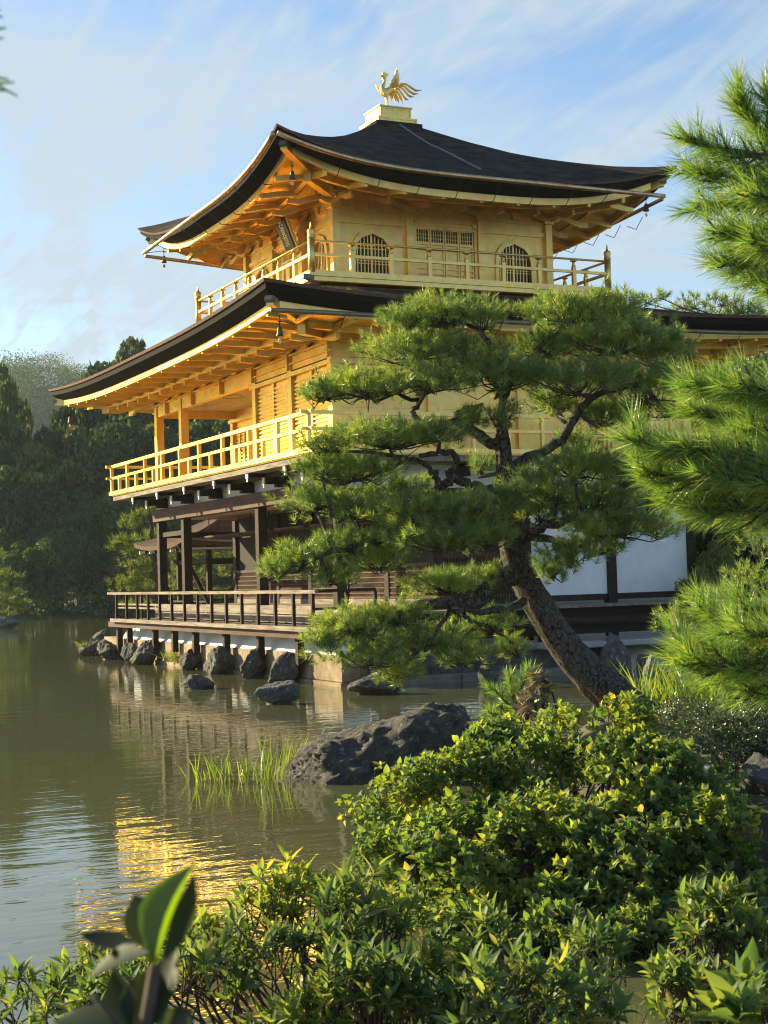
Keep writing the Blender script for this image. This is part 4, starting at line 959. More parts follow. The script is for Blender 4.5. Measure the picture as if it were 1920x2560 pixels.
def rock_px(x0, x1, yt, yw, label, seed, mt=ROCK, plane=None, dz=0., thick=.8, rough=.28, group=None, cuts=5, zw=0., prof=None, sink=.0, lean=0., taper=.22):
    xm = (x0 + x1) / 2; b = onz(xm, yw, zw); dep = float((b - CAM) @ FWD)
    w = (x1 - x0) / FPX * dep / 2; h = (yw - yt) / FPX * dep
    dy = w * thick
    c = b + FH * dy * .85
    if plane is not None:
        c = b * plane / b[0] if False else CAM + (b - CAM) * plane / b[0]; dy = max(.16, 11.72 - plane + .10); dep = float((c - CAM) @ FWD); w = 1.22 * (x1 - x0) / FPX * dep / 2; h = .96 * (yw - yt) / FPX * dep; c[2] = 0
    hz = max(h * .62, .15); cz = zw + h - hz * .93
    return rock('rock', label, (c[0], c[1], cz), (w * 1.08, dy, hz * 1.05), seed, mt, prof, cuts, rough, group, RROT, 5, lean, taper)
rock_px(190, 268, 1602, 1640, 'low dark boulder in the water at the far left end of the rock row', 1)
rock_px(228, 280, 1572, 1612, 'rounded grey boulder behind the leftmost low boulder', 2, thick=.9)
rock_px(247, 308, 1592, 1641, 'jagged dark rock with yellow weeds, second from the left end of the row', 3, plane=11.40, cuts=7, lean=-0.20, taper=0.30)
rock_px(304, 350, 1583, 1642, 'upright pale veined rock below the left end of the pond deck', 4, ROCKB, plane=11.40, cuts=7, lean=0.05, taper=0.25)
rock_px(338, 402, 1580, 1649, 'slanting dark layered rock leaning right under the deck', 5, ROCKB, plane=11.40, rough=.4, cuts=8, lean=0.35, taper=0.35)
rock_px(445, 502, 1607, 1661, 'split dark rock standing against the tan embankment', 6, plane=11.40, cuts=7, lean=0.10, taper=0.30)
rock_px(512, 592, 1602, 1672, 'dark rock with a white patched top against the embankment', 7, ROCKB, plane=11.40, cuts=7, lean=-0.15, taper=0.30)
rock_px(603, 668, 1602, 1684, 'tall narrow dark rock with a pointed top under the deck', 8, plane=11.40, cuts=6, rough=.35, lean=0.20, taper=0.45)
rock_px(682, 754, 1612, 1704, 'tall brownish leaning rock at the right end of the embankment row', 9, ROCKB, plane=11.40, rough=.35, cuts=7, lean=0.40, taper=0.45)
rock_px(445, 527, 1683, 1724, 'small dark rounded rock alone in open water', 10, lean=-0.15, taper=0.25)
rock_px(636, 762, 1693, 1762, 'blocky grey topped rock in the water left of the pine', 11, ROCKB, thick=.6, cuts=7, lean=0.20, taper=0.15)
rock_px(874, 1004, 1686, 1738, 'low dark rock in the water under the lowest pine bough', 12)
rock_px(1193, 1250, 1655, 1718, 'dark shore rock with a pale edge left of the pine trunk', 13)
rock_px(1496, 1592, 1582, 1680, 'large blue grey lichen covered boulder on the gravel shore', 14, ROCKB, thick=.7, cuts=6, lean=-0.10, taper=0.25)
rock_px(1584, 1632, 1604, 1650, 'smooth brown boulder behind the shore boulders', 15, ROCK, thick=.8)
rock_px(1588, 1638, 1628, 1692, 'dark shaded boulder between the blue grey and the pale boulder', 16)
rock_px(1610, 1656, 1638, 1698, 'small sunlit whitish boulder at the water right of the trunk', 17, ROCKL, cuts=7)
rock_px(1634, 1690, 1612, 1664, 'dark mottled boulder behind the sunlit whitish one', 18, ROCKB)
rock_px(1472, 1538, 1656, 1706, 'low flat topped dark rock touching the water behind the trunk', 19)
# the great rock in the middle of the pond
b = onz(935, 1960, 0)
rock('rock', 'great dark speckled rock rising from the pond behind the bush', (b[0] + FH[0] * .7, b[1] + FH[1] * .7, -.02), (1.32, .95, .86), 21, ROCK,
     ([-1.1, -.85, -.5, -.1, .25, .5, .7, .85, 1.1], [.40, .52, .80, .88, .90, .97, 1.05, .85, .5]), 6, .26, None, RROT, 6)
rock('rock', 'grey boulder on the bank at the right edge beside the clipped hedge', tuple(at(1905, 1950, 10.2)), (.2, .2, .2), 22, ROCKB, None, 5, .2, None, RROT, 4)
rock('rock', 'pale stone half hidden behind the right part of the big bush', tuple(at(1762, 1945, 10.9)), (.2, .2, .12), 23, ROCKL, None, 5, .2, None, RROT, 4)
rock_px(-40, 42, 1538, 1572, 'low rocks of the small pine islet at the far left edge', 24, ROCKB)

# ================================================================== foliage builders
def rand_dirs(n, rs): v = rs.normal(size=(n, 3)); return nrm(v)
def perp(d, rs):
    a = rs.normal(size=d.shape); a -= (a * d).sum(1, keepdims=True) * d; return nrm(a)
def needles(name, C, D, k, Ln, wd, lo, hi, axis, mt, parent, rs, droop=.0):
    """bottle-brush shoots: k needles per shoot C with axis D."""
    n = len(C); Cc = np.repeat(C, k, 0); Dd = np.repeat(D, k, 0)
    t = rs.random((n * k, 1)); base = Cc + Dd * (t * axis)
    a = np.radians(lo + (hi - lo) * (1 - t ** 1.2) * .8 + (hi - lo) * .2 * rs.random((n * k, 1)))
    q = perp(Dd, rs); d = Dd * np.cos(a) + q * np.sin(a); d[:, 2] -= droop; d = nrm(d)
    ln = Ln * (.75 + .5 * rs.random((n * k, 1))); tip = base + d * ln
    s = perp(d, rs) * wd / 2
    V = np.stack([base - s, base + s, tip], 1).reshape(-1, 3)
    me = np_mesh(name, V, 3, np.arange(len(V)))
    return link(name, me, mt, parent)
def leaf_mesh(name, pos, D, Nn, ln, wd, stations, fold, droop, mt, parent):
    D = nrm(D); Nn = nrm(Nn - (Nn * D).sum(1, keepdims=True) * D); Sd = np.cross(D, Nn)
    st = len(stations); n = len(pos); ln = np.broadcast_to(np.asarray(ln).reshape(-1, 1), (n, 1)); wd = np.broadcast_to(np.asarray(wd).reshape(-1, 1), (n, 1)); dr = np.broadcast_to(np.asarray(droop).reshape(-1, 1), (n, 1))
    V = []
    for t, w in stations:
        p = pos + D * (ln * t) - Nn * (dr * ln * t * t); hw = wd * w / 2
        V += [p + Sd * hw + Nn * hw * fold, p, p - Sd * hw + Nn * hw * fold]
    V = np.stack(V, 1)
    idx = []
    for i in range(st - 1):
        a = 3 * i; b = a + 3
        idx += [[a, a + 1, b + 1, b], [a + 1, a + 2, b + 2, b + 1]]
    idx = np.array(idx)[None] + (np.arange(n) * 3 * st)[:, None, None]
    me = np_mesh(name, V.reshape(-1, 3), 4, idx, smooth=True)
    return link(name, me, mt, parent)
NEEDLE = leaf_mat('pine_needles', [(0, (0.102, 0.174, 0.048)), (.5, (0.157, 0.251, 0.066)), (.85, (0.236, 0.295, 0.081)), (1, (0.379, 0.303, 0.137))], .42, .06, .4, (2.0, 1.9, .8), patch=3.)
NEEDLEN = leaf_mat('near_pine_needles', [(0, (0.098, 0.195, 0.038)), (.5, (0.152, 0.269, 0.051)), (.9, (0.213, 0.298, 0.064)), (1, (0.394, 0.314, 0.107))], .42, .08, .4, (2.0, 1.9, .8))
NEEDLEF = leaf_mat('far_pine_needles', [(0, (.08, .125, .022)), (1, (.17, .20, .045))], .4, .04, .5, (1.8, 1.7, .8))
LEAFB = leaf_mat('bush_leaves', [(0, (0.069, 0.126, 0.048)), (.45, (0.115, 0.186, 0.056)), (.8, (0.185, 0.246, 0.064)), (.95, (0.244, 0.266, 0.077)), (1, (0.283, 0.236, 0.086))], .52, .022, .55, (2.2, 1.95, .7), patch=2.2)
LEAFF = leaf_mat('lance_leaves', [(0, (0.061, 0.111, 0.049)), (.55, (0.113, 0.174, 0.066)), (.9, (0.196, 0.240, 0.078)), (1, (0.257, 0.228, 0.110))], .52, .022, .5, (2.3, 2.05, .75), patch=3.)
LEAFH = leaf_mat('hedge_leaves', [(0, (0.030, 0.054, 0.017)), (.6, (0.054, 0.084, 0.024)), (1, (0.108, 0.108, 0.036))], .3, .10, .4)
LEAFT = leaf_mat('wood_leaves', [(0, (0.042, 0.073, 0.034)), (.6, (0.070, 0.109, 0.042)), (1, (0.126, 0.126, 0.050))], .3, .02, .5, (1.6, 1.5, .7), vary=[(0, (.55, .72, .75)), (.3, (.9, 1.1, .95)), (.55, (1.45, 1.15, .75)), (.8, (.7, .95, .8)), (1, (1.3, 1.45, .9))])
LEAFY = leaf_mat('yellow_green_leaves', [(0, (.11, .15, .03)), (1, (.22, .22, .04))], .4, .05, .5, (1.8, 1.7, .7))
BLADE = leaf_mat('reed_blades', [(0, (.08, .16, .025)), (1, (.20, .25, .04))], .5, .06, .4, (2.0, 1.8, .6))

# ------------------------------------------------------------------ the leaning pine in the middle
def pine_pads(root, pads, depth, rs, dens, k, Ln, wd, axis, mt, branches, twigs=True):
    """pads: (cx, cy, rx, ry, ddepth) in shown-photo pixels."""
    C = []; D = []; TW = MB()
    bpts = np.array([p for b_ in branches for p in b_]) if branches else None
    for cx, cy, rx, ry, dd in pads:
        dep = depth + dd; s = K / FPX * dep; c = atd(cx, cy, dep); rxm, rym = rx * s, ry * s; rz = max(rxm * .75, .25)
        n = int(dens * rxm * rz * 3.2 + 8)
        u = rand_dirs(n, rs) * (rs.random((n, 1)) ** .42)
        u[:, 2] = np.where(u[:, 2] < -.25, -u[:, 2] * .7, u[:, 2])
        # broken edge: pull in some sectors
        ang = np.arctan2(u[:, 1], u[:, 0]); ph_ = rs.random() * 6
        sc = 1 + .16 * np.sin(ang * 3 + ph_) + .12 * np.sin(ang * 7 + ph_ * 2) + .10 * rs.normal(size=n)
        p = c + (RH * (u[:, :1] * rxm) + FH * (u[:, 1:2] * rz)) * sc[:, None] + np.array((0, 0, 1.)) * (u[:, 2:3] * rym)
        p[:, 2] += .05 * rs.normal(size=n) * min(1., 16. / dep * 1.2)
        d = RH * (u[:, :1] * .75) + FH * (u[:, 1:2] * .75) + np.array((0, 0, 1.)) * (u[:, 2:3] * .5 + .55) + .30 * rs.normal(size=(n, 3))
        C.append(p); D.append(nrm(d))
        if twigs:
            o_ = c - np.array((0, 0, rym * .55))
            if bpts is not None:
                j = np.argmin(((bpts - o_) ** 2).sum(1)); q = bpts[j]
                if np.linalg.norm(q - o_) > .08:
                    mid = (q + o_) / 2 + rs.normal(size=3) * .06; TW.tube([q, mid, o_], [.024, .020, .014], 6)
            for i in rs.choice(n, min(n, int(10 + rxm * 26)), replace=False):
                e = p[i]; mid = o_ * .45 + e * .55 + np.array((0, 0, -.3 * rym)) + rs.normal(size=3) * .03
                TW.tube([o_, o_ * .75 + e * .25 + np.array((0, 0, -.12 * rym)) + rs.normal(size=3) * .02, mid, e], [.011, .009, .006, .003], 4, False)
    C = np.concatenate(C); D = np.concatenate(D)
    if twigs: TW.build('twigs', TWIG, root, recalc=False)
    needles('crown', C - D * axis * .6, D, k, Ln, wd, 10, 72, axis, mt, root, rs)
    return len(C)
rs = np.random.default_rng(7)
MP = 16.4
MPINE = empty('pine_tree', tuple(onz(1575, 1770, .45)), 'leaning old pine with dark trunk and layered flat crown before the pavilion', 'pine tree')
def branch(root, pts, r0, r1, name='limb', depth=MP, n=10, mt=PBARK, jit=.012):
    P_ = np.array([atd(p[0], p[1], depth + (p[2] if len(p) > 2 else 0)) for p in pts])
    t = np.linspace(0, 1, len(P_)); q = np.linspace(0, 1, max(8, len(P_) * 4))
    # Catmull-Rom smoothing
    def cr(tt):
        x = tt * (len(P_) - 1); i = min(int(x), len(P_) - 2); f = x - i
        p0, p1, p2, p3 = P_[max(i - 1, 0)], P_[i], P_[i + 1], P_[min(i + 2, len(P_) - 1)]
        return .5 * ((2 * p1) + (-p0 + p2) * f + (2 * p0 - 5 * p1 + 4 * p2 - p3) * f * f + (-p0 + 3 * p1 - 3 * p2 + p3) * f ** 3)
    Q = np.array([cr(x) for x in q]); Q[1:-1] += rs.normal(size=Q[1:-1].shape) * jit
    rad = r0 + (r1 - r0) * q + rs.normal(size=len(q)) * r0 * .05
    m_ = MB(); m_.tube(Q, list(np.maximum(rad, .004)), n); m_.build(name, mt, root, recalc=False); return Q
def trunk_mesh(root, pts, radii, depth, mt=PBARK, n=28, name='trunk'):
    """thick trunk with plated bark relief"""
    P_ = np.array([atd(p[0], p[1], depth + (p[2] if len(p) > 2 else 0)) for p in pts]); m_n = 90
    q = np.linspace(0, len(P_) - 1, m_n); ii = np.minimum(q.astype(int), len(P_) - 2); f = (q - ii)[:, None]
    g = lambda j: P_[np.clip(ii + j, 0, len(P_) - 1)]
    Q = .5 * (2 * g(0) + (-g(-1) + g(1)) * f + (2 * g(-1) - 5 * g(0) + 4 * g(1) - g(2)) * f * f + (-g(-1) + 3 * g(0) - 3 * g(1) + g(2)) * f ** 3)
    R_ = np.interp(q, range(len(radii)), radii); V = []
    for i in range(m_n):
        d = nrm(Q[min(i + 1, m_n - 1)] - Q[max(i - 1, 0)]); a = nrm(np.cross(d, FH)); b = np.cross(d, a)
        for k in range(n):
            th = 2 * math.pi * k / n; w = a * math.cos(th) + b * math.sin(th)
            h = mnoise.cell(Vector((math.cos(th) * 3.2, math.sin(th) * 3.2, i * .16))) * .10 + mnoise.noise(Vector((math.cos(th) * 1.2, math.sin(th) * 1.2, i * .08))) * .14
            V.append(Q[i] + w * R_[i] * (1 + h))
    idx = [(i * n + k, i * n + (k + 1) % n, (i + 1) * n + (k + 1) % n, (i + 1) * n + k) for i in range(m_n - 1) for k in range(n)]
    link(name, np_mesh(name, np.array(V), 4, np.array(idx)), mt, root); return Q
pm = K / FPX * MP
T = trunk_mesh(MPINE, [(1385, 1560, .1), (1318, 1497), (1258, 1440), (1205, 1375), (1163, 1310), (1128, 1240), (1106, 1180), (1097, 1120), (1090, 1060), (1088, 1000), (1085, 950), (1083, 895), (1085, 850)],
          [54 * pm, 44 * pm, 37 * pm, 33 * pm, 31 * pm, 30 * pm, 28 * pm, 23 * pm, 19 * pm, 18 * pm, 16 * pm, 11 * pm, 6 * pm], MP)
BR = [T[30:]]
def mb(pts, a, b, dj=0): BR.append(branch(MPINE, pts, a * pm, b * pm))
mb([(1092, 1015), (1150, 985, -.05), (1215, 945, -.1), (1248, 895, -.15), (1300, 850, -.2), (1380, 830, -.2)], 14, 5)
mb([(1084, 965), (1050, 948, .05), (1010, 925, .1), (985, 905, .1), (1000, 888, .1), (1045, 875, .05)], 14, 6)
mb([(988, 908, .1), (950, 918, .1), (915, 910, .12), (893, 888, .15), (905, 868, .2), (850, 850, .2)], 9, 4)
mb([(1082, 1062), (1040, 1055, -.1), (1000, 1042, -.2), (970, 1025, -.25), (988, 1000, -.25), (978, 980, -.25), (945, 978, -.25), (905, 985, -.25)], 12, 5)
mb([(975, 1040, -.25), (950, 1050, -.2), (935, 1020, -.2), (915, 1000, -.2), (880, 990, -.2)], 11, 4)
mb([(1108, 1180), (1140, 1150, -.2), (1200, 1128, -.3), (1290, 1112, -.35), (1370, 1100, -.35)], 14, 5)
mb([(1112, 1185), (1145, 1160, -.1), (1200, 1170, -.25), (1248, 1188, -.3)], 12, 5)
mb([(1108, 1240, -.1), (1072, 1250, -.3), (1050, 1275, -.4), (1028, 1302, -.45), (970, 1298, -.5), (900, 1312, -.5), (850, 1335, -.5)], 24, 7)
mb([(1130, 1300, -.1), (1100, 1315, -.3), (1050, 1318, -.45), (975, 1322, -.5), (935, 1370, -.5), (905, 1405, -.5)], 10, 3)
mb([(1000, 1322, -.45), (1020, 1345, -.4), (1050, 1350, -.4), (1110, 1390, -.3)], 6, 2)
mb([(1095, 1140, -.1), (1020, 1140, -.4), (930, 1150, -.5), (860, 1160, -.5), (760, 1180, -.5), (650, 1215, -.5)], 14, 4)
mb([(1088, 870), (1085, 830), (1075, 780, .1), (1040, 720, .1), (980, 690, .1)], 9, 4)
mb([(1086, 860), (1120, 800, .1), (1190, 730, .1), (1260, 690, .1)], 9, 4)
pads = [(960, 682, 120, 42, .1), (880, 700, 80, 30, .1), (1040, 690, 60, 40, .2), (1235, 678, 130, 46, .1), (1330, 660, 80, 28, .2), (900, 758, 140, 34, -.1), (1010, 765, 90, 40, .1), (1180, 750, 90, 40, .2), (1330, 740, 170, 48, .1), (1440, 770, 80, 40, .1),
        (800, 838, 130, 38, .1), (700, 850, 60, 22, .1), (930, 825, 110, 40, -.3), (1080, 815, 140, 46, -.2), (1250, 825, 150, 50, -.3), (1400, 840, 120, 56, -.1), (1300, 900, 110, 34, .1), (1200, 875, 70, 24, .2), (1450, 880, 70, 40, .1),
        (1085, 905, 42, 26, -.35), (1020, 905, 30, 18, -.2), (840, 950, 170, 32, -.3), (700, 960, 70, 26, -.3), (930, 935, 70, 24, -.1), (760, 1020, 120, 36, -.2), (690, 1010, 60, 30, -.2), (870, 1060, 90, 24, .1), (680, 1080, 75, 34, -.1), (770, 1100, 120, 38, -.1),
        (900, 1110, 110, 44, -.5), (1010, 1105, 110, 48, -.5), (1090, 1085, 60, 40, -.5), (960, 1165, 140, 42, -.6), (1060, 1160, 60, 36, -.5), (1240, 1010, 100, 42, -.3), (1340, 1020, 120, 50, -.2), (1190, 1060, 70, 40, -.4), (1290, 1080, 110, 42, -.2), (1400, 1090, 70, 44, .0),
        (1330, 1140, 130, 36, -.3), (1230, 1200, 80, 36, -.4), (1190, 1235, 45, 24, -.4), (1290, 1180, 70, 26, -.3), (1040, 1010, 30, 18, .1), (1170, 1105, 60, 36, -.2), (1250, 1115, 80, 36, -.1), (1410, 1140, 60, 34, .1), (1140, 1050, 60, 40, -.2), (1420, 1030, 60, 40, .1), (1250, 960, 60, 22, .1),
        (660, 1205, 90, 34, -.4), (600, 1230, 50, 22, -.4), (760, 1175, 90, 40, -.4), (820, 1215, 80, 30, -.4), (720, 1250, 60, 20, -.5), (960, 1262, 105, 26, -.3), (1060, 1245, 36, 22, -.3),
        (780, 1350, 110, 40, -.5), (700, 1380, 50, 26, -.5), (860, 1330, 80, 26, -.5), (800, 1415, 120, 40, -.6), (930, 1380, 110, 30, -.4), (1060, 1350, 70, 30, -.3), (1000, 1420, 80, 26, -.4), (860, 1455, 60, 18, -.5), (1100, 1400, 40, 20, -.2)]
nt_ = pine_pads(MPINE, pads, MP, rs, 310, 30, .086, .0058, .06, NEEDLE, BR)
print('middle pine shoots', nt_)

# ------------------------------------------------------------------ the near pine reaching in from the right
NPINE = empty('pine_tree', tuple(rd(4.3, 5.6, .5)), 'near bright green pine with long needles reaching in from the right edge', 'pine tree')
ND = 5.9
def shoots(root, lines, depth, rs, step, spread, k, Ln, wd, axis, mt, name='crown', up=.25):
    """sprays of shoots along traced twigs: lines = list of pixel polylines, tip last."""
    C = []; D = []; TW = MB()
    for ln in lines:
        P_ = np.array([atd(p[0], p[1], depth + (p[2] if len(p) > 2 else 0)) for p in ln]); TW.tube(P_, list(np.linspace(.016, .006, len(P_))), 6)
        seg = np.linalg.norm(np.diff(P_, axis=0), axis=1); tot = seg.sum(); m_n = max(3, int(tot / step))
        cum = np.concatenate([[0], np.cumsum(seg)])
        for s in np.linspace(.0, tot, m_n):
            i = min(np.searchsorted(cum, s, 'right') - 1, len(seg) - 1); f = (s - cum[i]) / seg[i]; p = P_[i] * (1 - f) + P_[i + 1] * f; t = nrm(P_[i + 1] - P_[i])
            nsh = 2 if s < tot * .95 else 3
            for _ in range(nsh):
                v = rs.normal(size=3); v -= v @ t * t; v = nrm(v); d = nrm(t * .75 + v * .75 + np.array((0, 0, up)))
                l_ = spread * (.35 + .65 * rs.random()) * (1 - .4 * s / tot); e = p + d * l_
                TW.tube([p, p + d * l_ * .5 + np.array((0, 0, -.01)), e], [.006, .005, .003], 5, False)
                C.append(e); D.append(nrm(d + np.array((0, 0, up)) + t * .2))
            if s > tot * .95: C.append(p); D.append(t)
    TW.build('twigs', TWIG, root, recalc=False)
    needles(name, np.array(C) - np.array(D) * axis, np.array(D), k, Ln, wd, 14, 66, axis * 1.2, mt, root, rs)
    print(name, len(C))
trunkN = [(2150, 1900), (2140, 1400), (2120, 900), (2100, 300)]
trunk_mesh(NPINE, trunkN, [.15, .13, .11, .08], ND + .3)
lines = [
 # top spray
 [(2105, 520), (1900, 470), (1760, 420), (1684, 340), (1624, 250), (1594, 215)], [(1760, 420), (1724, 300), (1674, 230), (1659, 205)], [(2105, 520), (1800, 380), (1734, 330), (1699, 300)],
 [(1684, 345, -.1), (1604, 330, -.1), (1544, 320, -.1), (1499, 300, -.1)], [(1760, 425), (1654, 400), (1574, 380), (1504, 365)], [(1800, 480, .1), (1674, 450, .1), (1574, 440, .1), (1514, 440, .1)],
 [(1850, 520, -.15), (1734, 490, -.15), (1624, 490, -.15), (1554, 500, -.15)], [(1900, 560), (1734, 555), (1634, 550), (1554, 565)], [(1900, 600, .1), (1784, 600, .1), (1684, 605, .1), (1614, 600, .1)],
 [(1734, 420, -.2), (1674, 430, -.2), (1624, 420, -.2)], [(1784, 520, -.3), (1694, 530, -.3), (1634, 520, -.3)], [(1850, 400), (1754, 390), (1674, 400)], [(1800, 640, -.1), (1734, 640, -.1), (1674, 630, -.1)], [(1780, 300), (1724, 260), (1694, 250)], [(1760, 560, .2), (1674, 560, .2), (1604, 540, .2)],
 # middle sprays
 [(2125, 900, -.2), (1850, 880, -.2), (1700, 870, -.2), (1600, 855, -.2), (1530, 840, -.2), (1500, 828, -.2)], [(1800, 900), (1640, 890), (1560, 895), (1500, 880)], [(1750, 850, -.3), (1650, 840, -.3), (1590, 830, -.3)],
 [(2130, 1050, -.3), (1850, 1020, -.3), (1650, 1010, -.3), (1520, 1000, -.3), (1420, 970, -.3), (1375, 945, -.3)], [(1650, 1015, -.3), (1520, 1040, -.3), (1440, 1030, -.3), (1390, 1015, -.3)], [(1700, 1000, -.4), (1560, 980, -.4), (1470, 960, -.4)],
 [(1800, 1050, -.2), (1620, 1070, -.2), (1520, 1080, -.2), (1460, 1075, -.2)], [(1800, 1080, -.3), (1650, 1100, -.3), (1560, 1100, -.3), (1500, 1095, -.3)], [(1800, 980, -.1), (1680, 950, -.1), (1590, 940, -.1)], [(1850, 960, -.3), (1700, 930, -.3), (1620, 925, -.3)], [(1750, 1040, -.45), (1620, 1035, -.45), (1540, 1020, -.45)], [(1800, 1100), (1680, 1110), (1600, 1105)],
 # low sprays
 [(2140, 1480, -.3), (1850, 1420, -.3), (1700, 1400, -.3), (1600, 1400, -.3), (1510, 1400, -.3), (1475, 1395, -.3)], [(1750, 1400, -.2), (1620, 1350, -.2), (1560, 1330, -.2), (1530, 1320, -.2)], [(1800, 1350, -.3), (1680, 1320, -.3), (1610, 1310, -.3)],
 [(1750, 1420, -.4), (1620, 1430, -.4), (1540, 1440, -.4), (1490, 1430, -.4)], [(1800, 1460, -.2), (1650, 1460, -.2), (1570, 1460, -.2)], [(1780, 1380, -.5), (1650, 1370, -.5), (1590, 1360, -.5)], [(1850, 1480, -.3), (1700, 1480, -.3), (1620, 1485, -.3)]]
shoots(NPINE, lines, ND, rs, .032, .14, 64, .092, .0032, .11, NEEDLEN)

# shaded pine standing on the shore behind, right of the white panels
SPINE = empty('pine_tree', tuple(at(2050, 1640, 22)), 'deep green shaded pine between the white panels and the near pine', 'pine tree')
SD = 21.0
br = [branch(SPINE, [(1760, 1480), (1720, 1400), (1690, 1300), (1680, 1200)], .10, .04, 'trunk', SD), branch(SPINE, [(1740, 1440), (1640, 1390), (1540, 1360), (1450, 1350)], .06, .015, 'limb', SD), branch(SPINE, [(1700, 1330), (1600, 1290), (1540, 1280)], .05, .015, 'limb', SD)]
pine_pads(SPINE, [(1460, 1340, 60, 34, 0), (1540, 1300, 80, 40, 0), (1630, 1260, 80, 50, 0), (1560, 1370, 70, 26, 0), (1500, 1390, 50, 20, -.2), (1650, 1180, 60, 50, .3), (1620, 1330, 70, 40, 0), (1480, 1370, 40, 20, -.6)], SD, rs, 120, 26, .10, .008, .10, NEEDLE, br)
# sunlit pine behind the deck at the left
LP_ = empty('pine_tree', tuple(at(330, 1500, 56)), 'small bright sunlit pine in layered clumps behind the left end of the pond deck', 'pine tree')
LD = 57.
br = [branch(LP_, [(345, 1330), (340, 1250), (330, 1180), (322, 1110), (318, 1090)], .16, .04, 'trunk', LD, jit=.03)]
pads_ = [(305, 1122, 44, 17, 0), (325, 1108, 34, 12, 0), (280, 1135, 24, 10, 0), (320, 1160, 36, 14, 1), (270, 1172, 38, 14, 0), (250, 1180, 18, 8, 0), (300, 1195, 44, 14, 0), (310, 1222, 46, 18, 0), (290, 1240, 30, 14, 0), (330, 1255, 36, 16, 0), (265, 1258, 34, 10, 0), (290, 1275, 44, 14, 0), (330, 1290, 36, 16, 0), (300, 1310, 40, 12, 0), (350, 1200, 40, 30, 1.), (360, 1270, 40, 30, 1), (400, 1250, 60, 40, 2), (430, 1200, 60, 40, 3), (480, 1230, 60, 50, 3), (440, 1290, 60, 24, 2)]
pine_pads(LP_, pads_, LD, rs, 14, 20, .22, .03, .22, NEEDLEF, br, False)
# pine of the islet at the left edge
EP_ = empty('pine_tree', tuple(at(-60, 1550, 78)), 'low spreading pine of the small islet at the left edge of the picture', 'pine tree')
br = [branch(EP_, [(-40, 1345), (-30, 1280), (-10, 1220)], .18, .05, 'trunk', 78., jit=.03)]
pine_pads(EP_, [(5, 1250, 42, 16, 0), (-20, 1200, 40, 16, 0), (20, 1278, 40, 14, 0), (40, 1310, 42, 12, 0), (-10, 1300, 50, 16, 0), (0, 1330, 40, 10, 0), (-40, 1250, 50, 30, 0)], 78., rs, 10, 18, .3, .04, .3, NEEDLEF, br, False)
# pines rising behind the lower roof on the right
for lab, px, d_, base, pd in (('dark pine rising behind the right end of the lower roof', 1560, 50., 1000, [(1500, 655, 40, 22, 0), (1560, 650, 50, 20, 0), (1610, 665, 50, 20, 0), (1460, 670, 40, 14, 1), (1650, 680, 60, 26, 0), (1540, 690, 100, 26, 1), (1400, 650, 24, 12, 0), (1430, 640, 22, 10, 0)]),
                        ('dark pine behind the right end of the building, under the roof corner', 1600, 40., 1100, [(1560, 790, 60, 26, 0), (1640, 800, 60, 30, 0), (1600, 840, 70, 30, 0), (1540, 820, 40, 20, 0), (1650, 870, 60, 40, 0), (1580, 900, 60, 40, 0)])):
    r_ = empty('pine_tree', tuple(atd(px, base + 300, d_)), lab, 'pine tree')
    b_ = [branch(r_, [(px, base + 300), (px + 5, base), (px - 8, 800 if d_ < 45 else 690)], .2, .05, 'trunk', d_, jit=.02)]
    pine_pads(r_, pd, d_, rs, 16, 22, .2, .022, .2, NEEDLE, b_)
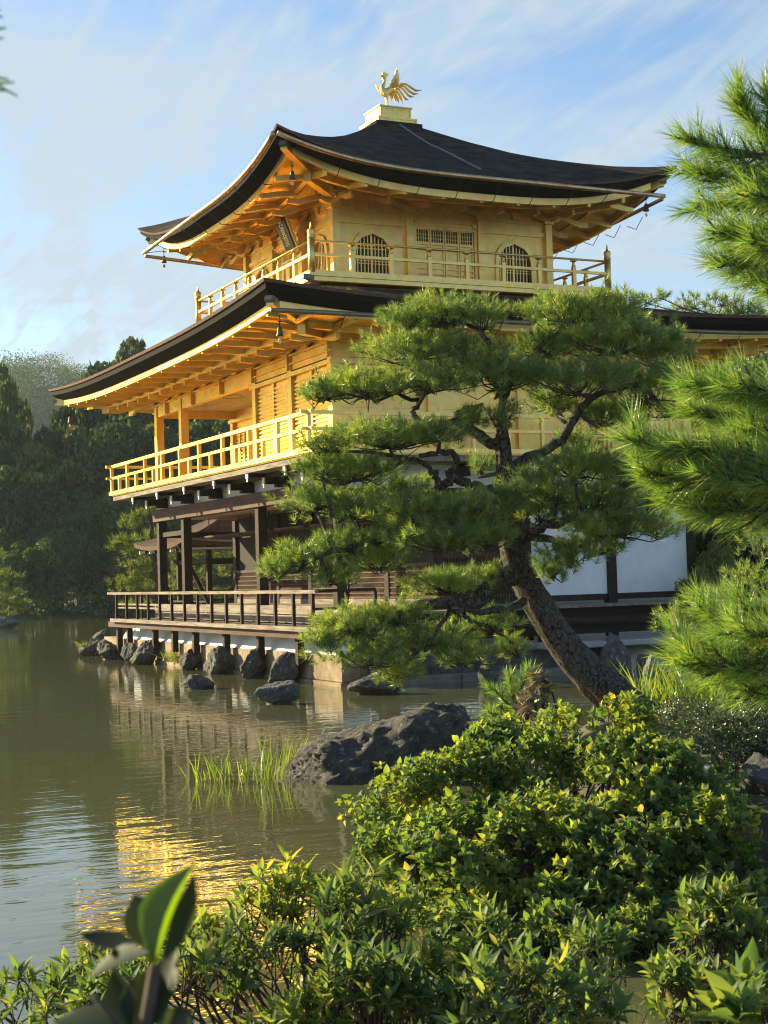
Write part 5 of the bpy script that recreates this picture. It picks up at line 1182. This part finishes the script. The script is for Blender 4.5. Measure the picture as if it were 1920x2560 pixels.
# ------------------------------------------------------------------ shrubs
LST = [(0, .12), (.2, .62), (.45, 1.0), (.72, .72), (1, .03)]
def whorl_bush(root, blobs, n, nl, ln, wd, mt, rs, stations=LST, up=.6, droop=.25, shell=.5, name='foliage', fold=.35, tilt=.55, stems=60, base=None, srad=.007, gaps=None, gscale=3.2, lift_=1.):
    """leaf whorls at shoot tips spread through the outer part of a set of ellipsoids. blobs: (centre, (r,d,z) radii)"""
    Wt = np.array([b_[1][0] * b_[1][1] + b_[1][0] * b_[1][2] for b_ in blobs]); Wt = Wt / Wt.sum(); C = []; D = []
    for (c, rr), w in zip(blobs, Wt):
        m_n = int(n * w); u = rand_dirs(m_n, rs)
        u[:, 2] = np.where(u[:, 2] < -.55, -u[:, 2], u[:, 2])
        rad = shell + (1 - shell) * rs.random((m_n, 1)) ** .6
        bump = 1 + .14 * np.sin(u[:, :1] * 5 + c[0] * 3) * np.cos(u[:, 1:2] * 6) + .09 * rs.normal(size=(m_n, 1))
        q = u * rad * bump; C.append(np.asarray(c) + RH * q[:, :1] * rr[0] + FH * q[:, 1:2] * rr[1] + np.array((0, 0, 1.)) * q[:, 2:3] * rr[2])
        D.append(nrm(RH * u[:, :1] + FH * u[:, 1:2] + np.array((0, 0, 1.)) * (u[:, 2:3] + up) + .35 * rs.normal(size=(m_n, 3))))
    C = np.concatenate(C); D = np.concatenate(D)
    if gaps:                                     # thin places and gaps in the growth
        nv = np.array([mnoise.noise(Vector((p * gscale).tolist())) for p in C]); C = C + D * (nv[:, None] * .10 * lift_); kg = nv > gaps; C = C[kg]; D = D[kg]
    keep = C[:, 2] > .06; C = C[keep]; D = D[keep]; m_n = len(C)
    Cc = np.repeat(C, nl, 0); Dd = np.repeat(D, nl, 0)
    a = np.tile(np.arange(nl) * 2.399, m_n) + np.repeat(rs.random(m_n) * 6.28, nl)
    p1 = perp(D, rs); p2 = np.cross(D, p1); p1 = np.repeat(p1, nl, 0); p2 = np.repeat(p2, nl, 0)
    q = p1 * np.cos(a)[:, None] + p2 * np.sin(a)[:, None]
    tl = np.tile(np.linspace(.2, 1.15, nl), m_n)[:, None] * tilt * 1.6 + .1 * rs.normal(size=(m_n * nl, 1))
    d = nrm(Dd * np.cos(tl) + q * np.sin(tl)); nn = nrm(Dd * np.sin(tl) - q * np.cos(tl) + .12 * rs.normal(size=d.shape))
    sz = (.5 + .7 * rs.random(m_n * nl)) * np.repeat(.8 + .4 * rs.random(m_n), nl)
    off = np.tile(np.linspace(.0, -.35, nl), m_n)[:, None] * ln
    leaf_mesh(name, Cc + Dd * off, d, nn, ln * sz, wd * sz, stations, fold, droop * (.5 + rs.random(m_n * nl)), mt, root)
    if stems:
        TW = MB(); base = np.asarray(base if base is not None else blobs[0][0])
        for i in rs.choice(m_n, min(stems, m_n), replace=False):
            e = C[i]; o_ = base + np.array((*(rs.normal(size=2) * .15), 0)); o_[2] = base[2]
            mid = o_ * .5 + e * .5 + rs.normal(size=3) * .06 - np.array((0, 0, .06)); k_ = o_ * .2 + e * .8 + rs.normal(size=3) * .03
            TW.tube([o_, mid, k_, e], [srad * 1.8, srad * 1.2, srad * .7, .002], 5, False)
        for i in rs.choice(m_n, min(stems * 8, m_n), replace=False):
            e = C[i]; TW.tube([e - D[i] * ln * 1.8 + rs.normal(size=3) * .015, e], [.003, .0018], 4, False)
        TW.build('stems', TWIG, root, recalc=False)
    return m_n
def el(px, py, dep, rx, rd_, ry):            # ellipsoid from shown-photo pixels; rx, ry in pixels, rd_ in metres
    s = K / FPX * dep; return (atd(px, py, dep), (rx * s, rd_, ry * s))
BUSH = empty('bush', tuple(rd(1.3, 9.6, .1)), 'large rounded bush with yellow green sunlit leaves overhanging the water', 'bush')
bl = [el(1290, 1600, 10.2, 170, .55, 90), el(1130, 1640, 10.0, 130, .5, 80), el(980, 1710, 9.8, 130, .5, 70), el(870, 1760, 9.6, 110, .4, 80), el(1280, 1720, 9.6, 200, .6, 100), el(1450, 1700, 9.8, 130, .5, 90),
      el(830, 1900, 9.2, 80, .4, 110), el(960, 1880, 9.0, 150, .5, 110), el(1150, 1850, 9.0, 180, .6, 120), el(1350, 1850, 9.0, 170, .6, 120), el(1520, 1840, 9.2, 120, .5, 130), el(1540, 1700, 9.9, 60, .3, 70),
      el(1150, 1990, 8.5, 160, .5, 100), el(1300, 2020, 8.4, 160, .5, 100), el(1000, 2010, 8.6, 120, .4, 90), el(1480, 1990, 8.6, 150, .5, 110), el(1600, 1930, 8.9, 90, .4, 120), el(1360, 2110, 8.2, 120, .35, 60), el(1180, 2090, 8.2, 120, .4, 60), el(1580, 2080, 8.3, 90, .4, 60)]
print('bush', whorl_bush(BUSH, bl, 11500, 6, .055, .035, LEAFB, rs, up=.7, shell=.55, stems=120, base=rd(1.1, 9.4, .2), srad=.010, droop=.35, gaps=-.10, gscale=3.0, lift_=1.3))
FB = empty('bush', tuple(rd(.0, 4.2, .3)), 'foreground bush of narrow pointed leaves along the bottom of the picture', 'bush')
LSTL = [(0, .15), (.2, .6), (.45, 1.0), (.7, .8), (.9, .32), (1, .02)]
fb = [el(690, 2010, 4.7, 130, .3, 90), el(560, 2080, 4.6, 130, .3, 100), el(820, 2050, 4.6, 110, .3, 90), el(440, 2120, 4.5, 110, .3, 100), el(700, 2150, 4.4, 170, .3, 100), el(900, 2140, 4.4, 130, .3, 80), el(1040, 2150, 4.3, 110, .25, 80), el(1110, 2090, 4.4, 60, .2, 70), el(300, 2110, 4.7, 60, .25, 50),
      el(180, 2158, 4.8, 110, .25, 46), el(60, 2172, 4.9, 70, .25, 42), el(1250, 2190, 4.3, 90, .2, 50), el(880, 2200, 4.2, 300, .3, 60), el(300, 2190, 4.4, 260, .3, 60), el(1380, 2195, 4.3, 110, .2, 40), el(1300, 2130, 4.5, 60, .2, 50)]
print('fore', whorl_bush(FB, fb, 1650, 9, .061, .0160, LEAFF, rs, LSTL, up=1.2, shell=.3, tilt=.62, stems=170, gaps=.03, gscale=4.5, lift_=2.0, base=rd(-.1, 4.6, .25), srad=.006, droop=.25, fold=.3))
RB = empty('bush', tuple(rd(1.4, 4.6, .3)), 'young upright shrub with small glossy leaves on thin shoots at the lower right', 'bush')
rb = [el(1500, 2010, 5.0, 40, .15, 90), el(1560, 1990, 5.0, 40, .15, 90), el(1460, 2140, 4.8, 60, .2, 70), el(1540, 2160, 4.8, 80, .2, 60), el(1620, 2060, 5.0, 40, .2, 110), el(1640, 2160, 4.8, 50, .2, 60)]
print('rb', whorl_bush(RB, rb, 420, 7, .055, .020, LEAFF, rs, LSTL, up=1.4, shell=.25, tilt=.5, stems=60, base=rd(1.1, 4.9, .25), srad=.004))
CR = empty('bush', tuple(rd(.95, 3.0, .4)), 'broad toothed bright leaf sprig at the bottom right corner', 'plant')
whorl_bush(CR, [el(1610, 2130, 3.1, 16, .05, 26), el(1585, 2180, 3.0, 30, .08, 26)], 22, 5, .075, .032, LEAFB, rs, up=1.6, shell=.2, tilt=.5, stems=0)
m_ = MB(); m_.tube([atd(1612, 2300, 3.1), atd(1606, 2200, 3.1), atd(1608, 2110, 3.1)], [.005, .004, .002], 6); m_.tube([atd(1606, 2215, 3.1), atd(1585, 2170, 3.02)], [.003, .002], 6); m_.build('stems', TWIG, CR, recalc=False)
# clipped hedge behind the bush
HG = empty('hedge', tuple(rd(2.6, 11.3, .45)), 'dark clipped small leaved hedge at the right behind the big bush', 'hedge')
hb = [el(1480, 1580, 11.6, 120, .6, 62), el(1590, 1575, 11.6, 110, .6, 60), el(1680, 1590, 11.5, 110, .6, 70), el(1560, 1640, 11.3, 160, .5, 60), el(1690, 1660, 11.2, 110, .5, 60)]
print('hedge', whorl_bush(HG, hb, 9000, 5, .022, .012, LEAFH, rs, up=.5, shell=.75, tilt=.6, stems=40, base=rd(2.6, 11.4, .4)))
# plants at the foot of the pine
P1 = empty('bush', tuple(at(1290, 1780, 13.5)), 'small glossy dark camellia beside the great rock left of the pine foot', 'bush')
whorl_bush(P1, [el(1085, 1555, 13.6, 26, .15, 34), el(1100, 1590, 13.4, 24, .15, 30), el(1150, 1545, 13.8, 40, .2, 34)], 150, 6, .06, .03, LEAFF, rs, up=.8, shell=.3, stems=20, base=atd(1110, 1600, 13.6))
P2 = empty('pine_tree', tuple(at(1290, 1770, 13.2)), 'tiny pine seedling with bright green needles left of the pine foot', 'pine tree')
shoots(P2, [[(1130, 1600), (1120, 1540), (1105, 1490), (1100, 1470)], [(1120, 1540), (1085, 1510), (1070, 1490)], [(1110, 1520), (1130, 1480), (1140, 1455)], [(1120, 1560), (1080, 1545), (1062, 1540)]], 13.3, rs, .06, .12, 46, .10, .005, .10, NEEDLEN)
P3_ = empty('bush', tuple(at(1340, 1790, 12.0)), 'withered plant with dry brown and pale leaves on top of the big bush', 'plant')
whorl_bush(P3_, [el(1150, 1520, 11.6, 34, .15, 44), el(1170, 1480, 11.6, 20, .1, 26)], 60, 6, .08, .03, leaf_mat('withered_leaves', [(0, (.10, .08, .05)), (.6, (.20, .15, .09)), (1, (.16, .2, .05))], .3, .05, .5, (1.4, 1.3, .8)), rs, up=.5, shell=.2, droop=.9, stems=20, base=atd(1160, 1580, 11.6))

# reeds standing in the pond, and irises behind the hedge
def blades(root, c, n, h, spread, w, rs, lean=.18, mt=BLADE):
    b0 = np.asarray(c) + np.c_[rs.normal(size=(n, 2)) * spread, np.zeros(n)]
    d = np.c_[rs.normal(size=(n, 2)) * lean, np.ones(n)]; side = nrm(np.cross(d, RH * 0 + FH + .6 * rs.normal(size=(n, 3))))
    hh = h * (.45 + .6 * rs.random((n, 1))); V = []
    bend = np.c_[rs.normal(size=(n, 2)) * lean * 1.2, np.zeros(n)]
    for t, k in ((0, 1), (.35, 1), (.7, .8), (1, .05)):
        p = b0 + d * hh * t + bend * hh * t * t; V += [p - side * w * k / 2, p + side * w * k / 2]
    V = np.stack(V, 1); idx = np.array([[0, 1, 3, 2], [2, 3, 5, 4], [4, 5, 7, 6]])[None] + (np.arange(n) * 8)[:, None, None]
    link('blades', np_mesh('blades', V.reshape(-1, 3), 4, idx, True), mt, root)
reeds = [(480, 1960, 14, .36, .07, 'leftmost small reed clump standing in the pond'), (515, 1955, 10, .24, .03, 'thin few bladed reed tuft, second from the left'), (556, 1958, 26, .48, .08, 'tall dense reed clump in the middle of the reed row'), (600, 1945, 8, .3, .035, 'sparse reed stems between the two dense clumps'),
         (640, 1962, 18, .42, .09, 'reed clump with bent blades left of the great rock'), (690, 1950, 26, .58, .10, 'tall bright reed clump close to the great rock'), (735, 1940, 30, .55, .11, 'reed clump touching the left side of the great rock')]
for px, py, n, h, sp, lab in reeds:
    c = onz(px, py, -.02); r_ = empty('reed_clump', tuple(c), lab, 'reeds', 'reed clumps in the pond'); blades(r_, c, int(n * .75) + 2, h * .9, sp, .012, rs)
iris = [(1600, 'leftmost yellow green iris clump right of the pine foot'), (1665, 'middle yellow green iris clump behind the hedge'), (1735, 'iris clump behind the hedge near the low pine spray'), (1800, 'rightmost iris clump behind the hedge')]
for px, lab in iris:
    c = at(px, 1752, 17.0); c[2] = .25; r_ = empty('iris_clump', tuple(c), lab, 'irises', 'iris clumps behind the hedge'); blades(r_, c, 80, .80, .18, .024, rs, .22)
# weeds rooted in the embankment joints
for px, py, lab in ((380, 1630, 'yellow green weed tuft in the embankment beside the slanting rock'), (430, 1652, 'yellow weeds at the waterline left of the split rock'), (505, 1650, 'weed tuft at the waterline right of the split rock'), (665, 1650, 'tangled weed tuft right of the tall narrow rock'), (276, 1622, 'yellow weeds on the jagged rock at the left')):
    c = onz(px, py, .12); c[0] = min(c[0], 11.62); r_ = empty('weed_tuft', tuple(c), lab, 'weeds'); blades(r_, c, 50, .32, .10, .02, rs, .5, LEAFY)

# ------------------------------------------------------------------ close blurred leaves in front of the lens
SP = empty('plant', tuple(atd(300, 2300, 1.0)), 'out of focus dark plant with one bright folded leaf at the bottom left corner', 'plant')
def big_leaf(p0, p1, w, depth, mt, nrm_=None, droop=.1, fold=.35, name='leaf'):
    a = atd(*p0, depth); b = atd(*p1, depth + .02); d = b - a; ln = np.linalg.norm(d)
    nn = np.array(nrm_ if nrm_ is not None else -FWD + np.array((0, 0, .4)))
    st = [(0, .12), (.12, .4), (.28, .8), (.45, 1), (.62, .92), (.78, .62), (.9, .3), (1, .02)]
    leaf_mesh(name, a[None], d[None], nn[None], [ln], [w], st, fold, [droop], mt, SP)
NLEAF = leaf_mat('near_leaf', [(0, (.05, .10, .012)), (1, (.06, .11, .015))], .6, .03, .4, (3.6, 3.0, .5))
NDARK = leaf_mat('near_dark_leaf', [(0, (.018, .028, .018)), (1, (.03, .042, .025))], .3, .02, .5)
big_leaf((335, 2085), (412, 1862), .036, 1.0, NLEAF, -RH * .8 - FWD * .6, .05, .9)
big_leaf((350, 2075), (420, 1885), .024, .99, NDARK, RH * .9 - FWD * .5, .0, .4)
big_leaf((335, 2060), (290, 1928), .028, 1.02, NDARK, -FWD + .3 * RH)
big_leaf((300, 2050), (180, 2042), .020, 1.0, NDARK, np.array((0, 0, 1.)) - FWD * .4, -.2)
big_leaf((320, 2060), (175, 2095), .026, .98, NDARK, np.array((0, 0, 1.)) - FWD * .5, .15)
big_leaf((345, 2190), (372, 2045), .030, 1.0, NDARK, -FWD * .7 - RH * .5)
big_leaf((300, 2240), (335, 2080), .034, .99, NDARK, -FWD - RH * .2)
big_leaf((250, 2230), (110, 2180), .026, .97, NDARK, np.array((0, 0, 1.)) - FWD * .5, .2)
big_leaf((300, 2270), (120, 2250), .030, .96, NDARK, np.array((0, 0, 1.)) - FWD * .5, .2)
big_leaf((330, 2260), (420, 2180), .028, .97, NDARK, -FWD + RH * .3)
big_leaf((280, 2230), (240, 2090), .022, .99, NDARK, -FWD)
m_ = MB(); m_.tube([atd(300, 2330, .98), atd(318, 2200, .99), atd(335, 2085, 1.0)], [.006, .005, .004], 8); m_.tube([atd(300, 2280, .98), atd(240, 2190, .98), atd(200, 2150, .98)], [.004, .003, .002], 6); m_.build('stem', TWIG, SP, recalc=False)
TN = empty('pine_tree', tuple(rd(-.6, .9, .5)), 'blurred dark pine needles poking in at the upper left edge', 'pine tree')
m_ = MB()
for p, q in (((-30, 40), (6, 36)), ((-30, 70), (14, 60)), ((-30, 30), (2, 20)), ((-40, 165), (20, 172)), ((-40, 185), (32, 178)), ((-40, 170), (38, 208)), ((-40, 200), (10, 196)), ((-40, 90), (8, 82))):
    m_.tube([atd(*p, 1.15), atd((p[0] + q[0]) / 2, (p[1] + q[1]) / 2 - 2, 1.15), atd(*q, 1.15)], [.0012, .0012, .0006], 5)
m_.build('needles', NEEDLEN, TN, recalc=False); m_ = MB(); m_.tube([atd(-40, 260, 1.15), atd(-34, 120, 1.15), atd(-34, 20, 1.15)], .004, 6); m_.build('twig', TWIG, TN, recalc=False)

# ------------------------------------------------------------------ the wood across the pond
def crown_mesh(name, rs, n=5200, clumps=26, lf=.30, flat=1.0, sparse=.0, top=1.0):
    """unit crown: radius 1, height 0..2, built of clumped small leaf faces"""
    cc = rand_dirs(clumps, rs) * (.55 + .36 * rs.random((clumps, 1))); cc[:, 2] = cc[:, 2] * .95 * flat + 1.0
    cr_ = .17 + .17 * rs.random(clumps)
    per = n // clumps; P_ = []
    for c, r in zip(cc, cr_):
        u = rand_dirs(per, rs) * (.55 + .5 * rs.random((per, 1)) ** .5) * r; u[:, 2] *= .8; P_.append(c + u)
    P_ = np.concatenate(P_); m_n = len(P_); a = rand_dirs(m_n, rs); b = perp(a, rs); s = lf / 5 * (.5 + rs.random((m_n, 1)))
    V = np.stack([P_ - a * s, P_ + b * s * .7, P_ + a * s, P_ - b * s * .7], 1).reshape(-1, 3)
    return np_mesh(name, V, 4, np.arange(len(V)))
rs2 = np.random.default_rng(21)
CROWNS = [crown_mesh('crown', rs2, 18000, 46, .22), crown_mesh('crown', rs2, 17000, 38, .22, .8), crown_mesh('crown', rs2, 18000, 60, .20, .95), crown_mesh('crown', rs2, 9000, 34, .18, 1.1)]
TRK = MB(); TRK.tube([(0, 0, 0), (.05, .02, .45), (-.03, .04, .8), (.02, 0, 1.25)], [.07, .055, .04, .02], 7)
for k in range(5): TRK.tube([(0, 0, .5 + .12 * k), (.35 * math.cos(k * 2.4), .35 * math.sin(k * 2.4), .85 + .13 * k)], [.028, .010], 5)
tm = TRK.build('trunk', TWIG); TME = tm.data; bpy.data.objects.remove(tm)
for me in CROWNS: me.materials.append(LEAFT)
def tree(base, h, w, var, label, group=None, name='broadleaf_tree', mt=None, rot=0.):
    r_ = empty(name, tuple(base), label, 'tree', group)
    me = CROWNS[var]
    if mt is not None: me = me.copy(); me.materials.clear(); me.materials.append(mt)
    c = bpy.data.objects.new('crown', me); COL.objects.link(c); c.parent = r_; c.scale = (w / 2, w / 2, h * .45); c.location = (0, 0, h * .12); c.rotation_euler = (0, 0, rot)
    t = bpy.data.objects.new('trunk', TME); COL.objects.link(t); t.parent = r_; t.scale = (w / 2.2, w / 2.2, h * .6)
    return r_
def wood(px, ytop, dep, wpx, var, label, group=None, mt=None, zb=0., name='broadleaf_tree'):
    top = at(px, ytop, dep); b = top.copy(); b[2] = zb; h = (top[2] - zb) * 1.03; w = wpx / FPX * dep
    return tree(b, h, w, var, label, group, name, mt, px * .37)
GW = 'shaded trees of the wood across the pond'
r3 = random.Random(3)
spec = [(-10, 930, 112, 130, 0), (130, 1050, 108, 130, 1), (262, 876, 118, 190, 1), (335, 866, 120, 230, 0), (440, 878, 122, 210, 1), (520, 900, 124, 200, 1), (620, 940, 126, 220, 0), (-90, 940, 108, 160, 2),
        (95, 1090, 104, 190, 1), (200, 1080, 106, 200, 0), (300, 1060, 106, 180, 2), (400, 1040, 108, 200, 1), (500, 1030, 108, 200, 0), (590, 1050, 110, 200, 2), (700, 1000, 120, 240, 1)]
for i, (px, yt, d_, w, v) in enumerate(spec):
    w *= 1.55
    lab = ['dark evergreen tree filling the shaded wood across the pond', 'olive tinted tree of the shaded wood across the pond'][v % 2]
    wood(px, yt, d_, w, v, lab, GW, zb=.6, name='broadleaf_tree')
low = [(20, 1180, 101, 150, 0), (110, 1200, 100, 150, 2), (190, 1220, 100, 150, 1), (280, 1200, 101, 150, 0), (360, 1180, 102, 150, 2), (450, 1180, 103, 160, 1), (550, 1180, 104, 160, 0), (60, 1340, 98, 130, 1), (150, 1330, 98, 140, 2), (230, 1340, 98, 120, 0), (320, 1350, 98, 130, 1), (420, 1350, 99, 150, 2), (520, 1350, 99, 150, 0)]
for i, (px, yt, d_, w, v) in enumerate(low):
    w *= 1.3
    wood(px, yt, d_, w, v, 'low dark tree at the edge of the wood above the far water', 'low trees along the far shore', zb=.2)
# behind and beside the building on the right
wood(1780, 860, 52, 330, 0, 'tall dark tree behind the right end of the building', zb=.4); wood(1900, 900, 46, 260, 2, 'dark tree at the right edge behind the building', zb=.4)
wood(1690, 1000, 50, 260, 1, 'dark tree just right of the white panels', zb=.4); wood(1850, 1150, 38, 260, 0, 'dark shaded tree low at the right edge behind the near pine', zb=.4)
wood(1790, 1345, 34, 130, 3, 'sunlit yellow green shrub right of the white panels', mt=LEAFY, zb=.4, name='shrub')
wood(1740, 1420, 33, 120, 3, 'second yellow green shrub below the first, beside the panels', mt=LEAFY, zb=.4, name='shrub')
# far shore undergrowth as one mass, and the wood covering the distant hill
def mass(name, label, pts, sz, per, mt, cat, rs, fs=.05):
    P_ = np.repeat(pts, per, 0) + rand_dirs(len(pts) * per, rs) * (rs.random((len(pts) * per, 1)) ** .4) * np.array((1, 1, .75)) * np.repeat(sz, per)[:, None] * .62
    m_n = len(P_); a = rand_dirs(m_n, rs); b = perp(a, rs); s = np.repeat(sz, per)[:, None] * fs * (.8 + 1. * rs.random((m_n, 1)))
    V = np.stack([P_ - a * s, P_ + b * s * .7, P_ + a * s, P_ - b * s * .7], 1).reshape(-1, 3)
    return tag(link(name, np_mesh(name, V, 4, np.arange(len(V))), mt), label, cat, kind='stuff')
pts = []
for i in range(150):
    r = r3.uniform(-42, 8); d_ = 97 + r3.uniform(-1.5, 3) - max(0, r - 2) * .5; p = rd(r, d_, r3.uniform(.1, 1.4)); pts.append(p)
mass('undergrowth', 'dark shoreline undergrowth below the wood across the pond', np.array(pts), np.full(len(pts), 2.0), 150, LEAFT, 'undergrowth', rs2)
pts = []
for i in range(1500):
    r = r3.uniform(-190, 60); d_ = r3.uniform(310, 470); z = hill_h(r, d_); 
    if z > 4: pts.append(rd(r, d_, z + 2.5))
pts = np.array(pts); mass('hill_wood', 'hazy wood covering the distant hill at the left', pts, rs2.uniform(7, 12, len(pts)), 650, LEAFT, 'wood', rs2, .015)

# ------------------------------------------------------------------ small fishing pavilion beyond the veranda
FP = empty('fishing_pavilion', (16.0, 44.6, .5), 'small open fishing pavilion with a low curved bark roof behind the veranda posts', 'pavilion')
def small_roof(cx, cy, hx, hy, z0, zt):
    R = MB(); E_ = MB(); SO = MB(); n = 24
    for ax, sg in (('x', -1), ('y', -1), ('x', 1), ('y', 1)):
        ho, hl = (hx, hy) if ax == 'x' else (hy, hx); SS = np.linspace(-1, 1, n); top = min(hx, hy) - .05
        def P(o_, l, z): return (cx + sg * o_, cy + l, z) if ax == 'x' else (cx + l, cy + sg * o_, z)
        rows = []
        for d in np.linspace(0, top, 12): rows.append([P(ho - d, s * (hl - d), z0 + (zt - z0) * (d / top) ** 1.3 + .16 * abs(s) ** 3 * (1 - d / top)) for s in SS])
        R.grid(rows); E_.grid([rows[0], [P(ho - .03, s * (hl - .03), z0 - .12 + .16 * abs(s) ** 3) for s in SS], [P(ho - .3, s * (hl - .3), z0 - .10 + .1 * abs(s) ** 3) for s in SS]], False)
        SO.grid([[P(ho - .25, s * (hl - .25), z0 - .09 + .1 * abs(s) ** 3) for s in SS], [P(.2, s * max(hl - ho + .2, .1), z0 + .3) for s in SS]])
    r = R.build('small_roof', mat('brown_bark_roof', (.045, .028, .018), .9, spec=.15, noise_scale=6, c2=(.10, .062, .040), bump=.4, bump_scale=30), FP); E_.build('bark_eave_edge', EAVE, r); SO.build('roof_soffit', WOOD, r)
    for k in range(9):
        for sg in (-1, 1):
            l = (k - 4) * hy / 4.6
            m_ = MB(); m_.box((cx + sg * (hx - .18), cy + l - .03, z0 - .17), (cx + sg * .4, cy + l + .03, z0 - .11)); m_.box((cx + sg * (hx - .10), cy + l - .032, z0 - .20), (cx + sg * (hx - .175), cy + l + .032, z0 - .105)); m_.build('white_ended_rafter', WHITE if k % 2 == 0 else WOOD, r)
small_roof(16.1, 43.0, 2.9, 2.3, 3.10, 4.1)
for x in (14.3, 16.1, 17.9):
    for y in (41.6, 44.3):
        m_ = MB(); m_.box((x - .07, y - .07, -.3), (x + .07, y + .07, 3.12)); m_.build('timber_column', WOOD, FP)
m_ = MB(); m_.box((14.2, 41.55, 2.55), (18.0, 41.65, 2.68)); m_.box((14.2, 44.25, 2.55), (18.0, 44.35, 2.68)); m_.box((14.25, 41.66, 2.552), (14.35, 44.24, 2.678)); m_.build('tie_beam', WOOD, FP)
m_ = MB(); m_.box((14.0, 40.9, 1.02), (18.2, 44.8, 1.10)); m_.build('deck', PLANK, FP)
m_ = MB()
for z in (1.45, 1.72): m_.box((14.1, 41.0, z), (14.15, 44.6, z + .05)); m_.box((14.15, 44.58, z), (18.1, 44.63, z + .05))
for v in np.arange(41.1, 44.6, .6): m_.box((14.09, v, 1.101), (14.16, v + .05, 1.45))
m_.build('railing', WOOD, FP)
m_ = MB(); m_.bar((14.2, 40.9, 1.08), (13.2, 40.9, 3.1), .08, .1); m_.build('leaning_post', WOOD, FP)

# ------------------------------------------------------------------ the air between here and the far hill
m_ = MB(); m_.box((-420, -60, -2.4), (420, 700, 70)); hz_ = m_.build('haze', None)
HM = bpy.data.materials.new('haze_air'); HM.use_nodes = True; nt = HM.node_tree; nt.nodes.clear()
o_ = N(nt, 'ShaderNodeOutputMaterial'); v_ = N(nt, 'ShaderNodeVolumePrincipled'); v_.inputs['Color'].default_value = (.78, .89, 1, 1); v_.inputs['Density'].default_value = .0002; v_.inputs['Anisotropy'].default_value = .3
L(nt, v_.outputs[0], o_.inputs['Volume']); hz_.data.materials.append(HM); tag(hz_, kind='stuff')
